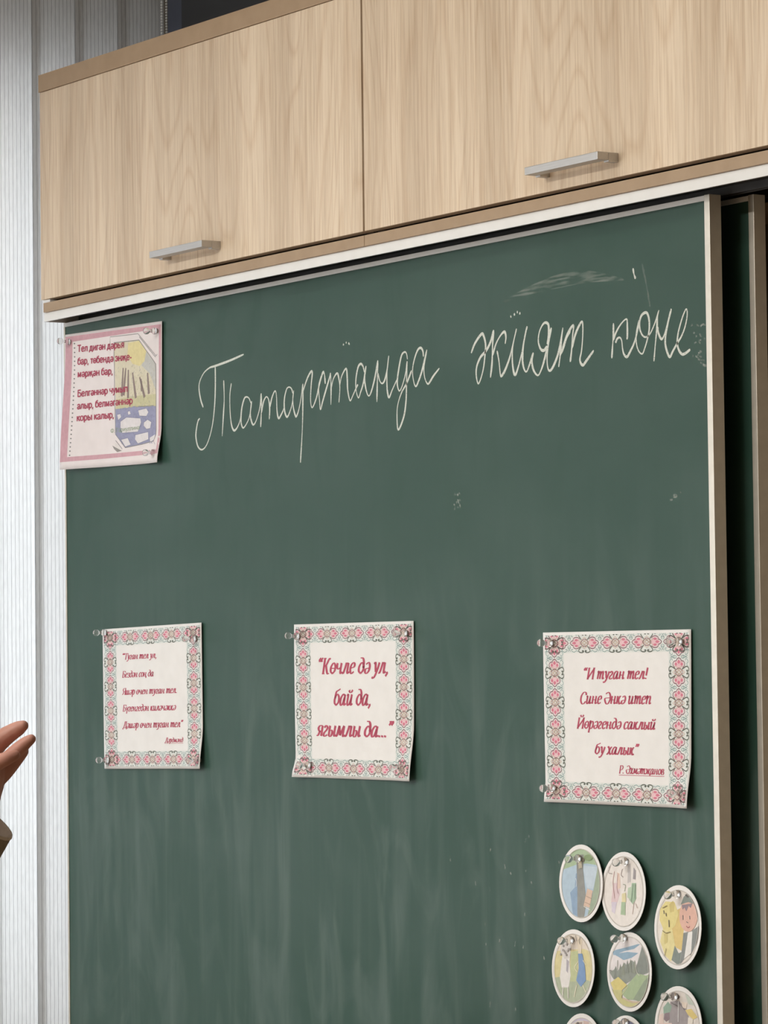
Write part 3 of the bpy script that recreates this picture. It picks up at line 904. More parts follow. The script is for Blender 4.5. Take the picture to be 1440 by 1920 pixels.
for i in range(27):
    t = i/26; x = 258+(216-258)*t**1.8; y = 378+(1640-378)*t
    pr.poly(h_([(x-9, y), (x, y-9), (x+10, y), (x, y+11)]), BLK, 1)
pr.build('binding_holes', tD)
_ink = ink
ink = lambda r, g, b, pale=.34: _ink(r, g, b, pale)
pr = Print(sD); OUT = ink(110, 108, 112)
FLD = ink(222, 214, 176); SUN = ink(236, 216, 128); BLU = ink(120, 126, 178); LIL = ink(206, 206, 226); BRN = ink(112, 90, 84); OLV = ink(198, 194, 132); STN = ink(230, 226, 232)
pr.poly(h_([(700, 360), (980, 325), (1170, 590), (1172, 1060), (712, 1100)]), FLD, 1)
pr.poly(h_([(1050, 440), (1170, 590), (1172, 900), (1100, 700), (1010, 610)]), ink(188, 190, 186), 2)
pr.poly(h_([(858, 362), (980, 332), (1062, 442), (1040, 560), (985, 615), (905, 590), (850, 500)]), SUN, 3)
pr.poly(h_([(712, 1000), (900, 960), (1170, 930), (1172, 1070), (900, 1085), (705, 1110)]), OLV, 2)
pr.poly(h_([(705, 1108), (900, 1075), (1172, 1058), (1172, 1400), (1150, 1480), (1010, 1515), (810, 1555), (700, 1400)]), BLU, 2)
for q in ([(800, 640), (780, 960)], [(830, 640), (800, 950)], [(858, 660), (850, 980)], [(905, 690), (940, 980)], [(985, 740), (1040, 970)], [(1075, 690), (1090, 930)], [(1000, 760), (1010, 900)]):
    pr.line(h_(q), lambda t, k: .0034+.0026*abs(math.sin(11*k)), BRN, 4, smooth=True)
for q in ([(760, 1250), (830, 1200), (990, 1210), (1000, 1260), (960, 1370), (780, 1385), (758, 1320)], [(965, 1120), (1060, 1095), (1085, 1140), (1060, 1190), (980, 1185)],
          [(1030, 1260), (1075, 1225), (1118, 1255), (1105, 1330), (1060, 1340), (1028, 1300)], [(930, 1405), (1080, 1370), (1085, 1460), (960, 1510), (925, 1460)],
          [(760, 1460), (840, 1440), (875, 1520), (810, 1545)], [(845, 1135), (870, 1125), (880, 1165), (850, 1175)], [(722, 1170), (760, 1160), (770, 1200), (735, 1235)]):
    pr.poly(h_(q), STN, 4); pr.line(h_(q+[q[0]]), .0008, ink(92, 96, 140), 5, smooth=False)
pr.poly(h_([(1100, 1440), (1165, 1400), (1160, 1460), (1110, 1490)]), STN, 4)
random.seed(11)
for k in range(260):                          # pencil hatching
    zone = random.random()
    if zone < .5: x, y, mm = random.uniform(720, 1165), random.uniform(1085, 1500), ink(92, 98, 160)
    elif zone < .8: x, y, mm = random.uniform(880, 1165), random.uniform(600, 1060), ink(176, 170, 110)
    else: x, y, mm = random.uniform(710, 1160), random.uniform(560, 1060), ink(150, 150, 150)
    if x > 1165-(590-y)*.7 and y < 590: continue
    pr.line(h_([(x, y), (x+random.uniform(-14, 14), y+random.uniform(8, 26))]), .0007, mm, 3, smooth=False)
pr.line(h_([(700, 360), (980, 325), (1170, 590), (1175, 1400), (1150, 1480), (1010, 1515), (810, 1555), (700, 1400), (700, 360)]), .0012, OUT, 6, smooth=False)
pr.line(h_([(655, 375), (657, 298), (970, 255), (1175, 500)]), .0009, OUT, 6, smooth=False)
pr.line(h_([(985, 290), (1165, 510), (1185, 480)]), .001, OUT, 6, smooth=False)
pr.line(h_([(700, 1470), (775, 1570)]), .001, OUT, 6, smooth=False)
pr.poly(h_([(690, 1520), (700, 1500), (770, 1590), (720, 1605)]), ink(232, 226, 224), 5)
pr.poly(h_([(660, 1530), (770, 1592), (715, 1606), (680, 1570)]), ink(120, 112, 110), 6)
pr.build('drawing', tD)


OS = [(.4, .06), (.15, .2), (.1, .5), (.15, .8), (.4, .94), (.65, .8), (.7, .5), (.65, .2), (.4, .06)]
SANS = {
 'о': (.82, [OS]), 'ө': (.82, [OS, [(.1, .5), (.7, .5)]]),
 'а': (.8, [[(.1, .74), (.2, .9), (.42, .94), (.6, .8), (.62, .4), (.62, 0)], [(.62, .55), (.3, .48), (.1, .28), (.25, .06), (.48, .1), (.62, .3)]]),
 'б': (.82, [OS, [(.12, .5), (.14, 1.0), (.32, 1.22), (.62, 1.36)]]),
 'г': (.58, [[(.15, 0), (.15, 1)], [(.15, .91), (.56, .91)]]),
 'д': (.86, [[(.06, -.26), (.06, .1)], [(.02, .08), (.8, .08)], [(.76, .1), (.76, -.26)], [(.14, .08), (.26, .5), (.28, .94)], [(.24, .91), (.64, .91)], [(.62, 1), (.62, .08)]]),
 'е': (.8, [[(.12, .52), (.68, .52)], [(.68, .52), (.64, .8), (.4, .94), (.16, .8), (.1, .5), (.16, .2), (.42, .06), (.66, .22)]]),
 'ә': (.8, [[(.12, .48), (.68, .48)], [(.12, .48), (.16, .2), (.4, .06), (.64, .2), (.7, .5), (.64, .8), (.38, .94), (.14, .78)]]),
 'э': (.76, [[(.3, .5), (.64, .5)], [(.08, .76), (.3, .94), (.56, .82), (.66, .5), (.56, .18), (.3, .06), (.06, .24)]]),
 'и': (.88, [[(.15, 1), (.15, 0)], [(.15, .12), (.7, .88)], [(.7, 1), (.7, 0)]]),
 'н': (.86, [[(.15, 1), (.15, 0)], [(.15, .52), (.68, .52)], [(.68, 1), (.68, 0)]]),
 'п': (.86, [[(.15, 1), (.15, 0)], [(.15, .91), (.68, .91)], [(.68, 1), (.68, 0)]]),
 'л': (.84, [[(.0, .06), (.14, .14), (.22, .5), (.24, .94)], [(.2, .91), (.66, .91)], [(.66, 1), (.66, 0)]]),
 'м': (1.0, [[(.15, 1), (.15, 0)], [(.15, .95), (.46, .1)], [(.46, .1), (.78, .95)], [(.78, 1), (.78, 0)]]),
 'р': (.84, [[(.15, 1), (.15, -.36)], [(.15, .7), (.32, .93), (.6, .82), (.7, .5), (.6, .16), (.32, .06), (.15, .3)]]),
 'т': (.68, [[(.02, .91), (.64, .91)], [(.33, .95), (.33, 0)]]),
 'у': (.74, [[(.06, 1), (.38, .08)], [(.68, 1), (.4, .08), (.28, -.26), (.06, -.3)]]),
 'ч': (.82, [[(.12, 1), (.14, .6), (.34, .46), (.64, .5)], [(.66, 1), (.66, 0)]]),
 'ь': (.8, [[(.15, 1), (.15, 0)], [(.15, .58), (.5, .57), (.64, .32), (.5, .08), (.15, .08)]]),
 'ы': (1.05, [[(.15, 1), (.15, 0)], [(.15, .58), (.46, .57), (.58, .32), (.46, .08), (.15, .08)], [(.88, 1), (.88, 0)]]),
 'я': (.8, [[(.64, 1), (.64, 0)], [(.64, .92), (.3, .9), (.16, .7), (.3, .48), (.64, .48)], [(.4, .48), (.1, 0)]]),
 'к': (.74, [[(.15, 1), (.15, 0)], [(.18, .48), (.66, 1)], [(.32, .58), (.7, 0)]]),
 'җ': (1.1, [[(.5, 1), (.5, 0)], [(.04, 1), (.48, .5)], [(.3, .6), (.0, 0)], [(.96, 1), (.52, .5)], [(.7, .6), (1.0, .06)], [(1.04, .1), (1.04, -.26)]]),
 'Т': (.95, [[(.03, 1.3), (.9, 1.3)], [(.46, 1.34), (.46, 0)]]),
 'Б': (.98, [[(.16, 1.38), (.16, 0)], [(.16, 1.3), (.8, 1.3)], [(.16, .8), (.6, .78), (.84, .42), (.62, .08), (.16, .08)]]),
 'Ф': (1.2, [[(.58, 1.4), (.58, 0)], [(.58, 1.16), (.2, 1.1), (.06, .72), (.2, .34), (.58, .28), (.96, .34), (1.1, .72), (.96, 1.1), (.58, 1.16)]]),
 'Г': (.8, [[(.16, 1.38), (.16, 0)], [(.16, 1.3), (.78, 1.3)]]),
 ',': (.36, [[(.16, .16), (.08, -.24)]]), '.': (.36, [[(.16, 0), (.16, .17)]]), '-': (.5, [[(.06, .45), (.42, .45)]]), ' ': (.36, []),
}


def font_line(pr, text, a, bq, cap, m, layer, wt=.2):
    """upright sans lettering from point a to point b (sheet metres)"""
    adv = sum(SANS[c][0] for c in text); sx = (bq[0]-a[0])/adv; xh = cap/1.38; x = 0.0
    for c in text:
        w_, strokes = SANS[c]
        for st in strokes:
            for q in ribbon(spline(st, 5), wt, taper=False):
                r = [np.array((a[0]+(x+p[0])*sx, a[1]+(bq[1]-a[1])*(x+p[0])/adv+p[1]*xh)) for p in q]
                pr.tri(r[0], r[1], r[2], m, 5e-5*layer); pr.tri(r[0], r[2], r[3], m, 5e-5*layer)
        x += w_


ink = _ink
pr = Print(sD); RED = ink(186, 62, 92, .1)
for (txt, xa, ya, xb, yb) in (('Тел дигән дәрья', 290, 472, 815, 412), ('бар, төбендә энҗе-', 290, 612, 900, 548), ('мәрҗән бар,', 290, 752, 685, 712),
                              ('Белгәннәр чумып', 290, 972, 850, 908), ('алыр, белмәгәннәр', 288, 1112, 905, 1046), ('коры калыр,', 284, 1248, 690, 1208)):
    a, q = HD(xa, ya), HD(xb, yb)
    font_line(pr, txt, a, q, .0108, RED, 8, .24)
font_line(pr, 'Ф. Гариуллина', HD(645, 1385), HD(985, 1340), .0066, ink(132, 160, 120), 8, .15)
o = pr.build('lettering', tD); o['label'] = 'crimson bold lettering'


# ------------------------------------------------------------------ round picture cards
def card_surface(R, lift_b, lift_r):
    def s(x, z, lift=0.0):
        d = .0016+lift_b*max(0, (R-z)/(2*R))**1.5+lift_r*max(0, (x+R)/(2*R))**2
        return (x, -d-lift, z)
    return s


def ell(cx, cz, rx, rz, n=24):
    return [(cx+rx*math.cos(2*math.pi*k/n), cz+rz*math.sin(2*math.pi*k/n)) for k in range(n)]


def make_card(cpx, R, lb, lr, label, art):
    c = P(*cpx, 0)
    t = thing('picture_card', (c.x, 0, c.z), label, 'card', 'round picture cards')
    surf = card_surface(R, lb, lr)
    b = MB(); nr, na = 6, 48
    V = [surf(0, 0)]+[surf(R*i/nr*math.cos(2*math.pi*k/na), R*i/nr*math.sin(2*math.pi*k/na)) for i in range(1, nr+1) for k in range(na)]
    Fc = [(0, 1+k, 1+(k+1) % na) for k in range(na)]
    for i in range(nr-1):
        for k in range(na):
            a, q = 1+i*na+k, 1+i*na+(k+1) % na
            Fc.append((a, a+na, q+na, q))
    n = len(V); V2 = [(p[0], p[1]+.0006, p[2]) for p in V]
    Fc2 = [tuple(reversed([k+n for k in f])) for f in Fc]
    e = 1+(nr-1)*na
    rim = [(e+k, e+k+n, e+(k+1) % na+n, e+(k+1) % na) for k in range(na)]
    b.mesh(V+V2, Fc+Fc2+rim, M_PAPER, False)
    b.build('disc', t, fix=False)
    pr = Print(surf, .01)
    RI = R*.885

    def clip(q):
        r = math.hypot(*q)
        return q if r <= RI else (q[0]*RI/r, q[1]*RI/r)

    def loc(p):
        q = P(1020+p[0]/4.5, 1560+p[1]/4.5, 0)
        return clip((q.x-c.x, q.z-c.z))
    bg, items = art
    pr.poly(ell(0, 0, RI, RI, 48), ink(*bg), 1)
    for k, it in enumerate(items):
        ly = 2+k
        if it[0] == 'p':
            pts = []
            q = it[2]
            for i in range(len(q)):          # densify so that clipped edges follow the rim
                a, d = np.array(q[i], float), np.array(q[(i+1) % len(q)], float)
                for s in range(4): pts.append(loc(a+(d-a)*s/4))
            pr.poly(pts, ink(*it[1]), ly)
        elif it[0] == 'e':
            pr.poly([loc(p) for p in ell(*it[2])], ink(*it[1]), ly)
        else:
            pr.line([loc(p) for p in it[2]], it[3] if len(it) > 3 else .0009, ink(*it[1]), ly)
    pr.line(ell(0, 0, RI, RI, 48)+[(RI, 0)], .0008, ink(196, 190, 180), 2+len(items), smooth=False)
    pr.build('picture', t)
    return t


K = (86, 80, 78)
random.seed(3)
A1 = ((168, 198, 222), [
 ('p', (156, 186, 142), [(150, 320), (190, 190), (320, 130), (430, 150), (485, 280), (380, 265), (300, 270), (190, 310)]),
 ('p', (190, 212, 230), [(345, 280), (470, 295), (475, 330), (440, 480), (385, 470), (358, 360)]),
 ('p', (124, 160, 198), [(285, 350), (330, 330), (330, 720), (270, 690), (240, 510), (280, 465)]),
 ('p', (132, 134, 130), [(285, 190), (350, 190), (348, 320), (362, 430), (385, 580), (365, 760), (310, 740), (302, 480), (292, 320)]),
 ('p', (146, 168, 140), [(480, 290), (520, 400), (505, 600), (420, 720), (400, 700), (440, 520)]),
 ('p', (220, 184, 158), [(390, 475), (440, 495), (415, 640), (362, 620)]),
 ('l', (238, 230, 214), [(362, 625), (420, 655)]), ('l', (170, 140, 120), [(382, 540), (430, 560)]), ('l', (170, 140, 120), [(372, 590), (420, 610)]),
 ('p', (226, 214, 182), [(300, 200), (330, 195), (340, 300), (310, 310)]),
 ('e', (120, 150, 96), (395, 215, 38, 26)), ('e', (96, 88, 72), (345, 235, 16, 20)), ('l', (240, 244, 246), [(288, 390), (296, 420), (294, 460)])])
A2 = ((236, 229, 223), [
 ('p', (226, 196, 202), [(600, 430), (650, 430), (665, 520), (630, 640), (588, 600)]), ('p', (230, 196, 178), [(632, 340), (655, 350), (668, 470), (640, 480)]),
 ('p', (214, 202, 222), [(592, 590), (640, 590), (625, 690), (598, 670)]),
 ('p', (196, 192, 192), [(725, 270), (750, 265), (755, 420), (728, 430)]), ('p', (148, 140, 146), [(780, 298), (802, 325), (800, 400), (776, 395)]),
 ('p', (150, 188, 152), [(768, 430), (806, 428), (812, 560), (785, 610), (750, 570)]), ('p', (176, 204, 172), [(735, 470), (770, 460), (760, 570), (730, 550)]),
 ('p', (160, 192, 150), [(680, 590), (716, 590), (720, 700), (678, 695)]), ('p', (226, 214, 156), [(682, 520), (716, 510), (722, 590), (684, 590)]),
 ('l', (200, 150, 150), [(610, 330), (600, 430), (620, 560)]), ('l', (150, 130, 128), [(680, 310), (670, 360), (690, 380)]), ('l', (150, 160, 140), [(690, 440), (712, 450), (705, 500)]),
 ('l', (130, 150, 130), [(780, 440), (770, 590)]), ('l', (130, 150, 130), [(800, 440), (800, 560)]), ('l', (190, 160, 150), [(795, 590), (785, 690)]), ('l', (190, 160, 150), [(810, 600), (830, 640)]),
 ('l', (170, 160, 160), [(570, 280), (560, 340), (590, 350)]), ('l', (216, 180, 190), [(640, 350), (635, 460), (650, 520)])])
A3 = ((236, 226, 218), [
 ('p', (226, 192, 104), [(1105, 680), (1175, 640), (1215, 820), (1205, 1000), (1130, 960), (1100, 830)]),
 ('p', (112, 128, 122), [(1138, 950), (1180, 1020), (1205, 1010), (1195, 1130), (1110, 1070)]),
 ('p', (232, 218, 138), [(1030, 800), (1110, 820), (1142, 950), (1118, 1090), (1060, 1040), (1010, 920)]),
 ('p', (230, 212, 122), [(995, 650), (1040, 585), (1120, 590), (1162, 690), (1135, 790), (1080, 840), (1030, 815), (995, 740)]),
 ('p', (206, 184, 96), [(1075, 610), (1105, 580), (1125, 600), (1118, 670), (1085, 680)]), ('p', (212, 194, 110), [(1040, 860), (1070, 850), (1075, 930), (1050, 945)]),
 ('p', (118, 126, 126), [(1215, 850), (1262, 840), (1255, 1040), (1200, 1120), (1210, 960)]), ('p', (118, 126, 126), [(1295, 830), (1360, 790), (1350, 930), (1290, 1040)]),
 ('p', (238, 236, 232), [(1258, 845), (1300, 838), (1298, 1020), (1236, 1070)]),
 ('e', (228, 170, 150), (1258, 700, 88, 140)), ('p', (116, 130, 124), [(1180, 610), (1205, 545), (1250, 515), (1320, 610), (1250, 590)]),
 ('p', (70, 68, 66), [(1215, 530), (1250, 512), (1275, 545), (1240, 552)]),
 ('p', (132, 112, 124), [(1190, 615), (1290, 600), (1275, 640), (1255, 622), (1235, 668), (1215, 635), (1200, 655)]),
 ('l', K, [(1205, 700), (1208, 740)], .0016), ('l', K, [(1268, 705), (1272, 735)], .0016), ('l', (180, 90, 90), [(1240, 790), (1258, 805), (1275, 795)], .0012), ('l', K, [(1240, 755), (1258, 765)]),
 ('l', K, [(1030, 660), (1036, 690)], .0012), ('l', K, [(1050, 680), (1056, 710)], .0012), ('l', K, [(1080, 740), (1085, 800)], .0014), ('l', (120, 104, 60), [(1030, 830), (1060, 850), (1100, 840)]),
 ('l', (120, 104, 60), [(1020, 640), (1060, 620)]), ('l', (120, 104, 60), [(1070, 980), (1060, 1040)])])
A4 = ((222, 208, 140), [
 ('p', (232, 218, 200), [(150, 900), (280, 830), (400, 900), (440, 980), (120, 1000)]),
 ('p', (170, 184, 150), [(110, 1230), (250, 1200), (440, 1260), (400, 1420), (280, 1470), (160, 1400)]),
 ('p', (190, 200, 140), [(245, 1010), (310, 1000), (310, 1260), (250, 1260)]),
 ('p', (238, 235, 230), [(180, 1000), (240, 1000), (238, 1100), (252, 1210), (240, 1310), (180, 1310), (158, 1220), (168, 1080)]),
 ('p', (214, 208, 206), [(160, 950), (200, 920), (245, 960), (240, 1060), (190, 1070), (155, 1010)]),
 ('p', (170, 164, 178), [(210, 1070), (232, 1090), (228, 1190), (212, 1170)]),
 ('p', (232, 214, 186), [(300, 890), (345, 890), (340, 1030), (312, 1030)]),
 ('p', (104, 146, 206), [(312, 1025), (350, 1025), (380, 1140), (394, 1250), (350, 1305), (305, 1250), (322, 1150)]),
 ('l', (240, 232, 200), [(315, 1090), (285, 1140), (310, 1180)], .0012), ('l', (240, 232, 200), [(358, 1080), (388, 1120)], .0012),
 ('l', (240, 232, 200), [(312, 1290), (295, 1390)], .0016), ('l', (240, 232, 200), [(368, 1290), (400, 1350)], .0016), ('l', (236, 230, 224), [(195, 1300), (188, 1400)], .0016), ('l', (236, 230, 224), [(235, 1300), (245, 1400)], .0016)]
 + [('e', (150, 142, 140), (random.uniform(160, 240), random.uniform(930, 1050), 7, 10)) for _ in range(12)]
 + [('l', K, [(300, 920), (290, 870)]), ('l', K, [(325, 910), (335, 860)]), ('l', (110, 100, 90), [(270, 900), (285, 920)]), ('l', (110, 100, 90), [(320, 905), (330, 945)])])
A5 = ((234, 228, 230), [
 ('p', (128, 168, 200), [(590, 1000), (700, 975), (850, 935), (780, 985), (690, 1005), (600, 1040)]), ('p', (128, 168, 200), [(600, 1030), (720, 1010), (820, 1020), (760, 1060), (690, 1080), (640, 1050)]),
 ('p', (132, 142, 134), [(570, 1180), (610, 1160), (625, 1130), (640, 1170), (680, 1130), (700, 1100), (720, 1130), (760, 1080), (790, 1100), (800, 1150), (850, 970), (870, 1000), (910, 1060), (940, 1180), (820, 1220), (700, 1290), (600, 1230)]),
 ('p', (120, 130, 124), [(805, 1130), (835, 1070), (850, 960), (870, 990), (880, 1030), (915, 1090), (940, 1180), (830, 1200)]),
 *[('p', (118+5*(k % 3), 128+5*(k % 3), 120), [(x-16, y+110), (x-6, y+50), (x-11, y+48), (x, y), (x+11, y+50), (x+6, y+52), (x+17, y+112)]) for k, (x, y) in enumerate([(622, 1130), (664, 1110), (690, 1095), (724, 1080), (752, 1070), (790, 1078)])],
 ('p', (224, 206, 110), [(585, 1270), (650, 1220), (730, 1290), (690, 1330), (620, 1340)]),
 ('p', (156, 184, 134), [(680, 1360), (740, 1280), (820, 1190), (900, 1210), (960, 1180), (950, 1300), (860, 1420), (740, 1410)]),
 ('p', (132, 152, 124), [(880, 1260), (945, 1200), (940, 1340), (850, 1430), (790, 1410)]),
 ('p', (200, 196, 120), [(590, 1330), (690, 1330), (690, 1400), (780, 1440), (860, 1440), (780, 1510), (680, 1470)]),
 ('l', (206, 180, 150), [(700, 1400), (780, 1430), (860, 1450)], .002), ('l', (120, 126, 110), [(640, 1080), (642, 1160)]), ('l', (220, 210, 160), [(690, 1370), (740, 1300)]),
 ('l', (110, 120, 112), [(590, 1165), (570, 1170)]), ('l', (216, 216, 206), [(800, 1110), (815, 1180), (840, 1210)])])
A6 = ((222, 214, 206), [
 ('p', (190, 204, 190), [(1200, 1340), (1330, 1380), (1350, 1480), (1240, 1450)]),
 ('p', (150, 140, 144), [(1080, 1430), (1150, 1420), (1220, 1480), (1250, 1560), (1240, 1800), (1090, 1800), (1070, 1620)]),
 ('p', (132, 168, 148), [(1020, 1480), (1060, 1430), (1095, 1470), (1080, 1520), (1025, 1530)]), ('p', (128, 108, 118), [(1030, 1530), (1075, 1520), (1080, 1580), (1050, 1600), (1028, 1580)]),
 ('p', (228, 200, 190), [(990, 1540), (1020, 1530), (1030, 1610), (1100, 1610), (1090, 1800), (990, 1760)]),
 ('p', (228, 200, 104), [(1215, 1500), (1270, 1490), (1330, 1560), (1290, 1580), (1240, 1540)]), ('p', (232, 214, 196), [(1180, 1430), (1230, 1440), (1225, 1490), (1190, 1480)]),
 ('e', (92, 78, 74), (1130, 1390, 34, 22)), ('l', (232, 230, 230), [(1152, 1420), (1156, 1600)], .0014), ('l', (96, 88, 88), [(1090, 1440), (1150, 1470)]), ('l', (110, 100, 100), [(1160, 1440), (1210, 1500)]),
 ('p', (236, 226, 214), [(1245, 1560), (1290, 1580), (1285, 1700), (1240, 1700)])])
A7 = ((202, 192, 218), [('p', (222, 214, 206), [(240, 1620), (300, 1590), (420, 1600), (470, 1700), (440, 2000), (250, 2000)]), ('p', (168, 140, 130), [(280, 1610), (340, 1600), (330, 1700), (280, 1700)]),
 ('p', (206, 176, 168), [(350, 1590), (400, 1600), (390, 1720), (350, 1700)]), ('e', K, (300, 1612, 12, 10)), ('p', (150, 176, 150), [(260, 1740), (420, 1740), (400, 1980), (290, 1980)])])
A8 = ((216, 206, 200), [('p', (92, 100, 136), [(680, 1610), (740, 1580), (800, 1600), (850, 1700), (830, 1860), (690, 1840)]), ('p', (226, 206, 196), [(640, 1600), (690, 1580), (690, 1660), (650, 1680)]),
 ('p', (128, 120, 110), [(610, 1760), (690, 1700), (760, 1980), (660, 2010)]), ('p', (158, 176, 148), [(780, 1860), (880, 1780), (860, 1950), (780, 2010)]), ('e', (70, 70, 84), (700, 1575, 26, 14))])
RC = .0472
make_card((1094, 1656), RC, .003, .003, 'round picture card with blue water, green shore and a grey trunk', A1)
make_card((1175, 1671), RC, .004, .004, 'round picture card with pale figures in pink and green dresses, on white', A2)
make_card((1279, 1738), RC*1.04, .006, .006, 'round picture card with a yellow dog beside a boy in a cap', A3)
make_card((1081, 1815), RC, .005, .004, 'round picture card with a white sheep and a blue-bodied figure on yellow', A4)
make_card((1186, 1822), RC, .004, .004, 'round picture card with a fir forest, blue clouds and a green hill', A5)
make_card((1278, 1926), RC*1.02, .004, .004, 'round picture card with a green hat and a yellow sleeve, under the dog card', A6)
make_card((1097, 1973), RC, .004, .004, 'round picture card with a lavender top, below the sheep card', A7)
make_card((1180, 1978), RC, .004, .004, 'round picture card with a navy blue shape, below the forest card', A8)

# ------------------------------------------------------------------ clear magnetic push pins
pin0 = None


def push_pin(px, py, label, off=.004):
    global pin0
    q = P(px+14.5, py+1, 0)
    loc = (q.x, -off, q.z)
    if pin0 is None:
        t = thing('push_pin', loc, label, 'push pin', 'clear push pins on the blackboard')
        b = MB()
        b.lathe([(0, 0), (.0046, 0), (.0050, -.0008), (.0050, -.0035), (.0044, -.0045), (.0026, -.0060), (.0022, -.0085), (.0026, -.0110),
                 (.0042, -.0125), (.0048, -.0140), (.0049, -.0165), (.0044, -.0183), (.0030, -.0195), (0, -.0200)], M_CLEAR, 20)
        b.build('grip', t)
        b = MB(); b.lathe([(0, .0022), (.0036, .0022), (.0036, .0003), (0, .0003)], M_MAGNET, 16, smooth=False); b.build('magnet', t)
        pin0 = t
    else:
        t = pin0.copy(); COL.objects.link(t); t.location = loc; t['label'] = label
        for ch in pin0.children:
            d = ch.copy(); COL.objects.link(d); d.parent = t
    t.rotation_euler = (random.uniform(-.06, .06), 0, random.uniform(-.06, .06))


for n, pts in (('pink framed verse sheet', ((121, 640, 'top left'), (283, 620, 'top right'), (281, 848, 'bottom right'))),
               ('left ornamental verse sheet', ((188, 1185, 'top left'), (356, 1197, 'top right'), (193, 1424, 'bottom left'), (364, 1424, 'bottom right'))),
               ('middle ornamental verse sheet', ((550, 1192, 'top left'), (752, 1186, 'top right'), (571, 1433, 'bottom left'), (746, 1438, 'bottom right'))),
               ('right ornamental verse sheet', ((1025, 1205, 'top left'), (1267, 1202, 'top right'), (1029, 1476, 'bottom left'), (1270, 1485, 'bottom right')))):
    for (x, y, wh) in pts:
        push_pin(x, y, 'clear push pin at the %s corner of the %s' % (wh, n), .0052)
for (x, y, n) in ((1077, 1608, 'water and trunk'), (1165, 1614, 'pale figures'), (1263, 1675, 'dog and boy'), (1063, 1761, 'sheep'), (1162, 1757, 'forest'), (1258, 1867, 'green hat'), (1165, 1915, 'navy blue')):
    push_pin(x, y, 'clear push pin at the top of the round %s card' % n, .0046)


# ------------------------------------------------------------------ person at the left edge, one hand in view
M_SKIN = noise_mat('skin', srgb(186, 134, 118), srgb(202, 148, 132), nscale=60, rough=0.5, bump=.15)
M_SKIN.node_tree.nodes['Principled BSDF'].inputs['Subsurface Weight'].default_value = 0.15
M_SKIN.node_tree.nodes['Principled BSDF'].inputs['Subsurface Radius'].default_value = (.006, .003, .002)
M_KNIT = noise_mat('taupe_fabric', srgb(136, 124, 106), srgb(152, 140, 120), nscale=300, rough=0.9, bump=.3)
M_LINING = noise_mat('pale_cuff_edge', srgb(206, 194, 178), srgb(214, 202, 186), nscale=200, rough=0.9)
M_TROUS = noise_mat('dark_trousers', srgb(46, 46, 52), srgb(54, 54, 60), nscale=200, rough=0.9)
M_HAIR = noise_mat('brown_hair', srgb(62, 42, 30), srgb(84, 60, 42), scale=(1, 1, .1), nscale=120, rough=0.5)
M_SHOE = noise_mat('black_shoe', srgb(26, 24, 24), srgb(34, 32, 32), nscale=60, rough=0.4)
M_EYE = mat('eye_white', srgb(236, 232, 226), .2); M_IRIS = mat('iris', srgb(60, 44, 32), .2); M_LIP = mat('lips', srgb(176, 98, 92), .5)
DH = 3.6                                        # distance of the hand along the view
MM = F_PX/DH/1000                               # pixels per mm there


def hp(px, py, dd=0.0): return PD(px, py, DH+dd)


def to_mesh(ob):
    dg = bpy.context.evaluated_depsgraph_get()
    me = bpy.data.meshes.new_from_object(ob.evaluated_get(dg))
    return me


def chain_tube(mb, pts, rads, m, n=8):
    """tapered rounded limb"""
    P3 = spline([tuple(p) for p in pts], n)
    R = np.interp(np.linspace(0, 1, len(P3)), np.linspace(0, 1, len(rads)), rads)
    t0 = P3[0]-P3[1]; t0 /= np.linalg.norm(t0); t1 = P3[-1]-P3[-2]; t1 /= np.linalg.norm(t1)
    caps0 = [P3[0]+t0*R[0]*k for k in (.98, .9, .6)]; rc0 = [R[0]*math.sqrt(max(0, 1-k*k)) for k in (.98, .9, .6)]
    caps1 = [P3[-1]+t1*R[-1]*k for k in (.6, .9, .98)]; rc1 = [R[-1]*math.sqrt(max(0, 1-k*k)) for k in (.6, .9, .98)]
    mb.tube(caps0+list(P3)+caps1, list(rc0)+list(R)+list(rc1), m, 14)


def blob(mb, c, r3, m, rot=None):
    bm = bmesh.new(); bmesh.ops.create_uvsphere(bm, u_segments=24, v_segments=16, radius=1)
    M = Matrix.Translation(Vector(c)) @ (rot.to_4x4() if rot else Matrix.Identity(4)) @ Matrix.Diagonal((*r3, 1))
    bmesh.ops.transform(bm, matrix=M, verts=bm.verts)
    mb.bm(bm, m, True)


# the body stands to the left of the frame, turned towards the class
elbow = hp(-250, 1830, .02)
sh = hp(-400, 1405, .06)                        # shoulder of the raised arm
side = Vector((-.54, -.84, 0)); side.normalize()        # from that shoulder to the other one
front = Vector((.84, -.54, 0))
tc = sh+side*.17; tc.z = 0
neck = tc+Vector((0, 0, 1.46)); sh2 = sh+side*.34
hip = tc+Vector((0, 0, .92))
wrist = hp(-48, 1518, 0)
bod = MB()
hand = MB()
mmr = lambda *r: [x/1000 for x in r]
chain_tube(hand, [elbow, elbow.lerp(wrist, .5), wrist], [.040, .034, .022], M_SKIN)
chain_tube(hand, [wrist, hp(-40, 1488), hp(-27, 1446)], [.022, .0225, .021], M_SKIN)                       # palm
chain_tube(hand, [hp(-28, 1498), hp(-17, 1470, .004), hp(-8, 1446, .006)], [.014, .0135, .011], M_SKIN)
chain_tube(hand, [hp(-30, 1420, .014), hp(0, 1389, .018), hp(19, 1375, .016), hp(36, 1365, .012), hp(43, 1361, .010)], mmr(11.5, 10.2, 8.8, 7.4, 5.8), M_SKIN)
chain_tube(hand, [hp(-14, 1446, .002), hp(15, 1423, .002), hp(33, 1406, .001), hp(47, 1394, 0), hp(58, 1386, -.002)], mmr(10, 8.2, 7.4, 6.6, 5.2), M_SKIN)
